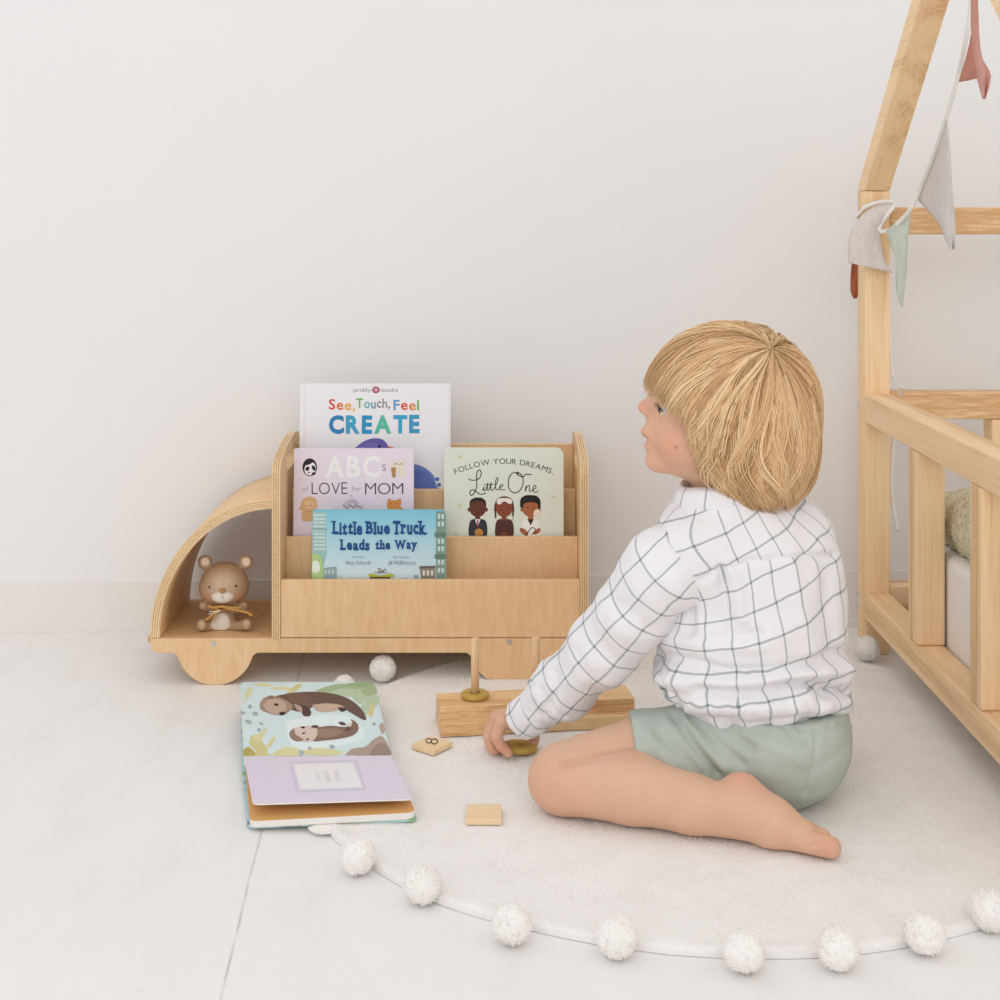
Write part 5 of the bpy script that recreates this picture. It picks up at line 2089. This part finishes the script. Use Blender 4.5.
# rippled hem
hem = np.clip((P(0, 700, 1.7).z - v[:, 2]) / 0.012, 0, 1)
ph = np.arctan2(v[:, 1] - 1.715, v[:, 0] - P(754, 0, 1.715).x)
v[:, 2] += hem * (0.0035 * np.sin(ph * 7 + 1.0) + 0.002 * np.sin(ph * 15))
ax0, ax1 = P(768, 720, 1.715), P(738, 500, 1.705)
U = axis_uv(v0_, [ax0, ax1], (0, -1, 0), 0.098, 0.012, 0.006)
up_ = np.clip((v0_[:, 2] - P(0, 660, 1.7).z) / 0.10, 0, 1)
U[:, 1] += -up_ * 0.26 * np.clip(U[:, 0], -0.12, 0.12) * -1.0 * -1.0
q0_ = proj(v0_)
seam = np.interp(q0_[:, 0], [660, 690, 728, 780, 838], [588, 578, 566, 558, 552])
yk = (q0_[:, 1] < seam) & (v0_[:, 1] < 1.72)
vs_ = U[:, 1] - (seam - q0_[:, 1]) / 841.0
U[yk, 0] += 0.012 + 0.38 * (U[yk, 1] - vs_[yk])
shirt = net_obj('shirt', v, f, CHECK, person, None, U)
shirt['label'] = 'white cotton shirt with thin grey-green windowpane checks'

lf = Field((0.0, 1.57, 0.035), (0.28, 1.90, 0.37), 0.0020)
lf.chain([P(684, 566, 1.682), P(666, 568, 1.676), P(634, 613, 1.700), P(602, 650, 1.734), P(564, 688, 1.777), P(541, 706, 1.803)], [0.047, 0.0490, 0.0435, 0.0405, 0.0365, 0.0290], 0.012)
lf.cut(P(538, 708, 1.805), (P(521, 720, 1.83) - P(541, 707, 1.803)), 0.003)
v, f = lf.mesh()
v = smooth_verts(v, f, 2)
n_ = vnormals(v, f)
v0_ = v.copy()
v = fbm(v, n_, 22, 0.0040, 11.0)
dw = np.clip(1 - np.linalg.norm(v - np.array(P(545, 704, 1.80)), axis=1) / 0.075, 0, 1)
v = fbm(v, n_ * dw[:, None], 60, 0.006, 5.0)
v = creases(v, f, [([(553, 672), (556, 690), (549, 705)], -0.004, 5), ([(541, 690), (548, 705), (562, 718)], -0.0035, 4), ([(590, 628), (606, 652), (625, 668)], -0.002, 7),
                   ([(632, 560), (652, 572), (670, 585), (688, 606)], 0.002, 8), ([(610, 600), (640, 620), (652, 645)], -0.002, 7), ([(575, 650), (590, 680), (598, 694)], -0.0022, 6)])
U = axis_uv(v0_, [SH, WR], (-0.35, -0.92, 0.1), 0.040, 0.004, 0.009, True)
sleeve = net_obj('sleeve', v, f, CHECK, shirt, None, U)
cf = Field((0.0, 1.75, 0.03), (0.10, 1.89, 0.14), 0.0016)
ca, cb = P(545, 705, 1.800), P(518.5, 722.5, 1.834)
cf.cone(P(541, 707.5, 1.804), P(520, 721, 1.830), 0.0285, 0.0262, 0.0)
cf.cut(P(523.0, 719.5, 1.828), (cb - ca), 0.002)
cf.cut(P(538.5, 708, 1.8045), (ca - cb), 0.003)
cf.cone(P(526, 718, 1.823), P(512, 727, 1.842), 0.0205, 0.0235, 0.001, 's')
v, f = cf.mesh()
v = smooth_verts(v, f, 1)
n_ = vnormals(v, f)
v0_ = v.copy()
v = fbm(v, n_, 50, 0.0016, 2.0)
U = axis_uv(v0_, [SH, WR], (-0.35, -0.92, 0.1), 0.030, 0.010, 0.015, True)
net_obj('cuff', v, f, CHECK, shirt, None, U)
# collar: a soft fold standing round the neck
mb = MB()
cc_ = P(722, 493, 1.70)
G, UU = [], []
rows_ = [(0.0435, -0.004), (0.0445, 0.013), (0.0475, 0.0165), (0.052, 0.010), (0.0565, -0.004), (0.0545, -0.009)]
for r_, z_ in rows_:
    row = []
    for k in range(49):
        a_ = 2 * math.pi * k / 48
        p = Vector((cc_.x + r_ * math.cos(a_) * 1.02, cc_.y + r_ * math.sin(a_) * 0.95, cc_.z + z_ + 0.010 * math.cos(a_) * 0.6 + 0.001 * math.sin(a_ * 5)))
        row.append(p)
    G.append(row)
vv = np.array([p[:] for row in G for p in row])
nn_ = len(G[0])
ff = np.array([(i * nn_ + j, i * nn_ + j + 1, (i + 1) * nn_ + j + 1, (i + 1) * nn_ + j) for i in range(len(G) - 1) for j in range(nn_ - 1)])
U = np.array([(math.atan2(p.y - cc_.y, p.x - cc_.x) * 0.05 + 0.006, 0.009 + 0.003 * i) for i, row in enumerate(G) for p in row])
net_obj('collar', vv, ff, CHECK, shirt, None, U)
# little buttons on the placket at the front of the shoulder
BUTT = paint('#E6D8CC', 0.4)

# shorts
hf = Field((0.14, 1.57, 0.008), (0.46, 1.90, 0.16), 0.0021)
hf.ell(P(775, 744, 1.700), (0.0880, 0.090, 0.0700), 0.01)
hf.ell(P(790, 725, 1.705), (0.0680, 0.085, 0.050), 0.02)
hf.cone(P(765, 748, 1.690), P(640, 753, 1.692), 0.066, 0.0475, 0.02)
hf.cone(P(640, 753, 1.692), P(600, 765, 1.682), 0.0475, 0.046, 0.01)
hf.cone(P(790, 745, 1.76), Vector((0.300, 1.885, 0.060)), 0.064, 0.050, 0.02)
hf.cut(P(634, 740, 1.69), Vector((-1.0, 0.0, -0.18)), 0.002)
hf.cut((0.302, 1.88, 0), Vector((-0.25, 1, 0)), 0.002)
hf.cut((0, 0, RUGZ + 0.001), (0, 0, -1), 0.004)
hf.cut(P(750, 704, 1.70), Vector((0, 0, 1)), 0.004)
v, f = hf.mesh()
v = smooth_verts(v, f, 2)
n_ = vnormals(v, f)
v = fbm(v, n_, 20, 0.0030, 9.0)
SC = [([(672, 712), (684, 728), (698, 750), (716, 774)], -0.0060, 5), ([(684, 720), (694, 734), (708, 752), (724, 768)], 0.0040, 6),
                   ([(690, 716), (704, 728), (722, 746), (742, 764)], -0.0035, 5), ([(718, 718), (740, 738), (752, 748)], -0.0040, 5), ([(735, 732), (770, 744), (800, 762)], 0.0025, 7),
                   ([(660, 735), (680, 752), (700, 774)], -0.003, 6), ([(648, 735), (660, 750), (672, 770)], 0.0025, 7),
                   ([(768, 722), (790, 724), (815, 730), (848, 722)], -0.0015, 3),
                   ([(816, 728), (816, 750), (812, 775), (806, 792)], -0.0020, 3), ([(780, 712), (784, 724), (795, 740)], -0.003, 4), ([(795, 710), (800, 728), (806, 742)], -0.0025, 4), ([(828, 712), (830, 724)], -0.002, 3), ([(845, 745), (830, 760), (812, 770)], -0.0012, 5)]
v = creases(v, f, [(a_, b_ * 1.25, c_) for a_, b_, c_ in SC])
SHORTS = soft('sage_cotton', (188, 196, 187), 0.05, 30, 0.85, 0.15, 0.002)
o = net_obj('shorts', v, f, SHORTS, person)
o['label'] = 'sage green cotton shorts'

# ---------------------------------------------------------------- hair
HCN = np.array(P(731, 405, HY))
E1 = np.array([0.1020, 0.0885, 0.0970])
HC2 = np.array(P(759, 445, HY))
E2 = np.array([0.0680, 0.0790, 0.0850])
HC3 = np.array(P(722, 448, HY))
E3 = np.array([0.030, 0.0745, 0.056])


def hsdf(p):
    def e(c, r):
        q_ = (p - c)
        k0 = np.sqrt(((q_ / r) ** 2).sum(-1))
        k1 = np.sqrt(((q_ / r ** 2) ** 2).sum(-1)) + 1e-9
        return k0 * (k0 - 1) / k1
    def smin(a, b, k):
        h_ = np.clip(0.5 + 0.5 * (b - a) / k, 0, 1)
        return b * (1 - h_) + a * h_ - k * h_ * (1 - h_)
    return smin(smin(e(HCN, E1), e(HC2, E2), 0.010), e(HC3, E3), 0.012)


def hgrad(p):
    g = np.zeros_like(p)
    for i in range(3):
        d = np.zeros(3)
        d[i] = 0.0008
        g[..., i] = hsdf(p + d) - hsdf(p - d)
    return g / (np.linalg.norm(g, axis=-1, keepdims=True) + 1e-9)


FBY = np.array([300, 374, 381, 388, 402, 420, 440, 470, 488, 500, 520])
FBX = np.array([600, 600, 646, 655, 671, 685, 693, 706, 713, 721, 728])


def fbound(py):
    return np.interp(py, FBY, FBX)


# the mass below the locks
hb = Field((HCN[0] - 0.125, HY - 0.105, HCN[2] - 0.13), (HCN[0] + 0.125, HY + 0.105, HCN[2] + 0.115), 0.0028)
sl, X, Y, Z = hb.sub(hb.lo, hb.lo + hb.h * hb.n)
pp = np.stack(np.broadcast_arrays(X, Y, Z), -1)
D = hsdf(pp) + 0.0060
PXv, PYv = CX + pp[..., 0] * FPX / HY, CY + (H - pp[..., 2]) * FPX / HY
cutd = (fbound(PYv) + 9 - PXv) / 841.0
D = np.maximum(D, cutd)
D = np.maximum(D, (PYv - 490) / 841.0)
hb.D = D.astype(np.float32)
v, f = hb.mesh()
v = smooth_verts(v, f, 2)
hv, hfc = [v], [f]
hcol = [np.tile(L3(204, 162, 112), (len(v), 1))]
nv = len(v)

CROWN = np.array(P(771, 349, HY - 0.052))
CROWN = CROWN - hsdf(CROWN[None])[0] * hgrad(CROWN[None])[0]
NCL, PER = 420, 22
NS_ = NCL * PER
cl = np.repeat(np.arange(NCL), PER)
# roots: half near the whorl, the others scattered over the crown
cphi = (np.arange(NCL) * 0.6180339887 % 1.0) * 2 * math.pi
crad = np.where(np.arange(NCL) % 2 == 0, rng.uniform(0.002, 0.04, NCL), rng.uniform(0.02, 0.09, NCL))
g0 = hgrad(CROWN[None])[0]
t1 = np.cross(g0, [0, 1, 0])
t1 /= np.linalg.norm(t1)
t2 = np.cross(g0, t1)
phi = cphi[cl] + rng.normal(0, 0.045, NS_)
rad0 = np.maximum(crad[cl] + rng.normal(0, 0.003, NS_), 0.001)
p = CROWN + (t1 * np.cos(phi)[:, None] + t2 * np.sin(phi)[:, None]) * rad0[:, None] * np.array([1, 1, 1])
lay = (rng.normal(0.0, 0.0019, NCL)[cl] + rng.normal(0, 0.0010, NS_) + 0.0005)
lay = np.clip(lay, -0.0035, 0.006)
def settle(p, lay):
    for _ in range(14):
        p = p - 0.8 * (hsdf(p) - lay)[:, None] * hgrad(p)
    return p
p = settle(p, lay)
vel = p - CROWN
g = hgrad(p)
vel -= (vel * g).sum(1)[:, None] * g
vel /= np.linalg.norm(vel, axis=1)[:, None] + 1e-9
STEP, NST = 0.0060, 44
path = [p.copy()]
alive = np.ones(NS_, bool)
endn = np.full(NS_, NST)
jit_f = rng.normal(0, 4.0, NS_) + rng.normal(0, 4.0, NCL)[cl]
jit_b = rng.normal(0, 4.0, NS_) + rng.normal(0, 5.0, NCL)[cl]
side = rng.normal(0, 0.05, NCL)[cl]
wavp, wavf = rng.uniform(0, 6.28, NCL)[cl], rng.uniform(35, 60, NCL)[cl]
dist = np.zeros(NS_)
for s_ in range(NST):
    g = hgrad(p)
    ppx = CX + p[:, 0] * FPX / HY
    ppy = CY + (H - p[:, 2]) * FPX / HY
    away = p - CROWN
    away -= (away * g).sum(1)[:, None] * g
    away /= np.linalg.norm(away, axis=1)[:, None] + 1e-9
    down = np.array([0, 0, -1.0]) - g * (-g[:, 2:3])
    low = np.clip((ppy - 390) / 60, 0, 1)[:, None]
    acc = away * (0.22 * (1 - low)) + down * (0.10 + 0.35 * low)
    # side locks sweep back as they fall
    sweep = np.clip((ppy - 440) / 40, 0, 1) * np.clip((ppx - 690) / 20, 0, 1) * np.clip((790 - ppx) / 40, 0, 1)
    acc[:, 0] += 0.10 * sweep
    acc[:, 0] -= 0.03 * np.clip((ppy - 450) / 30, 0, 1) * np.clip((ppx - 790) / 20, 0, 1)
    lat = np.cross(g, vel)
    acc += lat * (side * 0.5 + (0.08 + 0.22 * low[:, 0]) * np.sin(dist * wavf + wavp))[:, None]
    vel = vel * 0.86 + acc * 0.7
    vel -= (vel * g).sum(1)[:, None] * g
    vel /= np.linalg.norm(vel, axis=1)[:, None] + 1e-9
    p = p + vel * STEP
    lift = lay + 0.002 * np.clip((ppy - 470) / 30, 0, 1) * np.sin(wavp)
    p = p - ((hsdf(p) - lift)[:, None] * hgrad(p))
    dist += STEP
    path.append(p.copy())
    ppx = CX + p[:, 0] * FPX / HY
    ppy = CY + (H - p[:, 2]) * FPX / HY
    bot = np.interp(ppx, [700, 722, 745, 790, 812, 826], [474, 496, 498, 489, 479, 464]) + jit_b
    stop = ((ppx < fbound(ppy) + jit_f) & (ppy > 380)) | (ppy > bot)
    new = alive & stop
    endn[new] = s_ + 1
    alive &= ~stop
path = np.stack(path, 1)                              # strands x steps x 3
ok = endn >= 4
TS = 13
CA, CB, CC = L3(246, 214, 170), L3(228, 188, 138), L3(186, 140, 94)
clc = rng.random(NCL)
vv, ff, cc = [], [], []
off = 0
kk = np.arange(4) * math.pi / 2
for i in np.where(ok)[0]:
    e = endn[i]
    t = np.linspace(0, e, TS)
    i0 = np.minimum(t.astype(int), e - 1)
    fr_ = (t - i0)[:, None]
    pts = path[i, i0] * (1 - fr_) + path[i, i0 + 1] * fr_
    tan = np.gradient(pts, axis=0)
    tan /= np.linalg.norm(tan, axis=1)[:, None] + 1e-9
    nr = pts - HCN
    b_ = np.cross(tan, nr)
    b_ /= np.linalg.norm(b_, axis=1)[:, None] + 1e-9
    n2 = np.cross(b_, tan)
    u = np.linspace(0, 1, TS)
    w = 0.00066 * np.minimum(1, 0.35 + u * 3) * np.sqrt(np.clip(1.02 - u ** 3, 0, 1))
    ring_ = pts[:, None, :] + w[:, None, None] * (b_[:, None, :] * np.cos(kk)[None, :, None] * 1.3 + n2[:, None, :] * np.sin(kk)[None, :, None] * 0.8)
    vv.append(ring_.reshape(-1, 3))
    base_ = np.arange(TS - 1)[:, None] * 4
    j = np.arange(4)[None, :]
    F = np.stack([base_ + j, base_ + (j + 1) % 4, base_ + 4 + (j + 1) % 4, base_ + 4 + j], -1).reshape(-1, 4)
    ff.append(F + off + nv)
    off += TS * 4
    c_ = clc[cl[i]] + rng.normal(0, 0.07)
    c_ = min(max(c_, 0), 1)
    bc = CC + (CB - CC) * min(1, c_ * 2.2) if c_ < 0.45 else CB + (CA - CB) * (c_ - 0.45) / 0.55
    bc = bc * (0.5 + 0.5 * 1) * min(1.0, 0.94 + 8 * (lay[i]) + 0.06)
    tipc = bc * 0.8 + CA * 0.2
    cols = bc[None] * (1 - u[:, None]) + tipc[None] * u[:, None]
    cc.append(np.repeat(cols, 4, 0))
hv += vv
hfc += ff
hcol += cc
HAIR = vcol('blond_hair', 0.42, 0.0, 0.35)
hair = net_obj('hair', np.concatenate(hv), np.concatenate(hfc), HAIR, person, np.concatenate(hcol))
hair['label'] = 'golden blond bob with a fringe'

# ================================================================ LIGHT AND CAMERA
w = bpy.data.worlds.new('world')
scn.world = w
w.use_nodes = True
bg = w.node_tree.nodes['Background']
bg.inputs['Color'].default_value = (1.0, 0.995, 0.99, 1)
bg.inputs['Strength'].default_value = 0.885


def area(name, loc, tgt, size, energy, col=(1, 1, 1)):
    l = bpy.data.lights.new(name, 'AREA')
    l.shape = 'RECTANGLE'
    l.size, l.size_y = size
    l.energy = energy
    l.color = col
    o = bpy.data.objects.new(name, l)
    C.objects.link(o)
    o.location = loc
    o.rotation_euler = (Vector(tgt) - Vector(loc)).to_track_quat('-Z', 'Y').to_euler()
    return o


area('window_light', (-0.6, -2.4, 2.7), (0.3, 2.0, 0.3), (3.4, 2.6), 42, (1, 0.99, 0.98))

cam = bpy.data.cameras.new('camera')
cam.sensor_width = 36
cam.sensor_fit = 'HORIZONTAL'
cam.lens = FPX / 1000 * 36
cam.shift_x = (500 - CX) / 1000
cam.shift_y = -(500 - CY) / 1000
cam.clip_start = 0.05
co = bpy.data.objects.new('camera', cam)
C.objects.link(co)
co.location = (0, 0, H)
co.rotation_euler = (R(90), 0, 0)
scn.camera = co
scn.view_settings.view_transform = 'Standard'
scn.view_settings.look = 'None'
scn.view_settings.exposure = 0
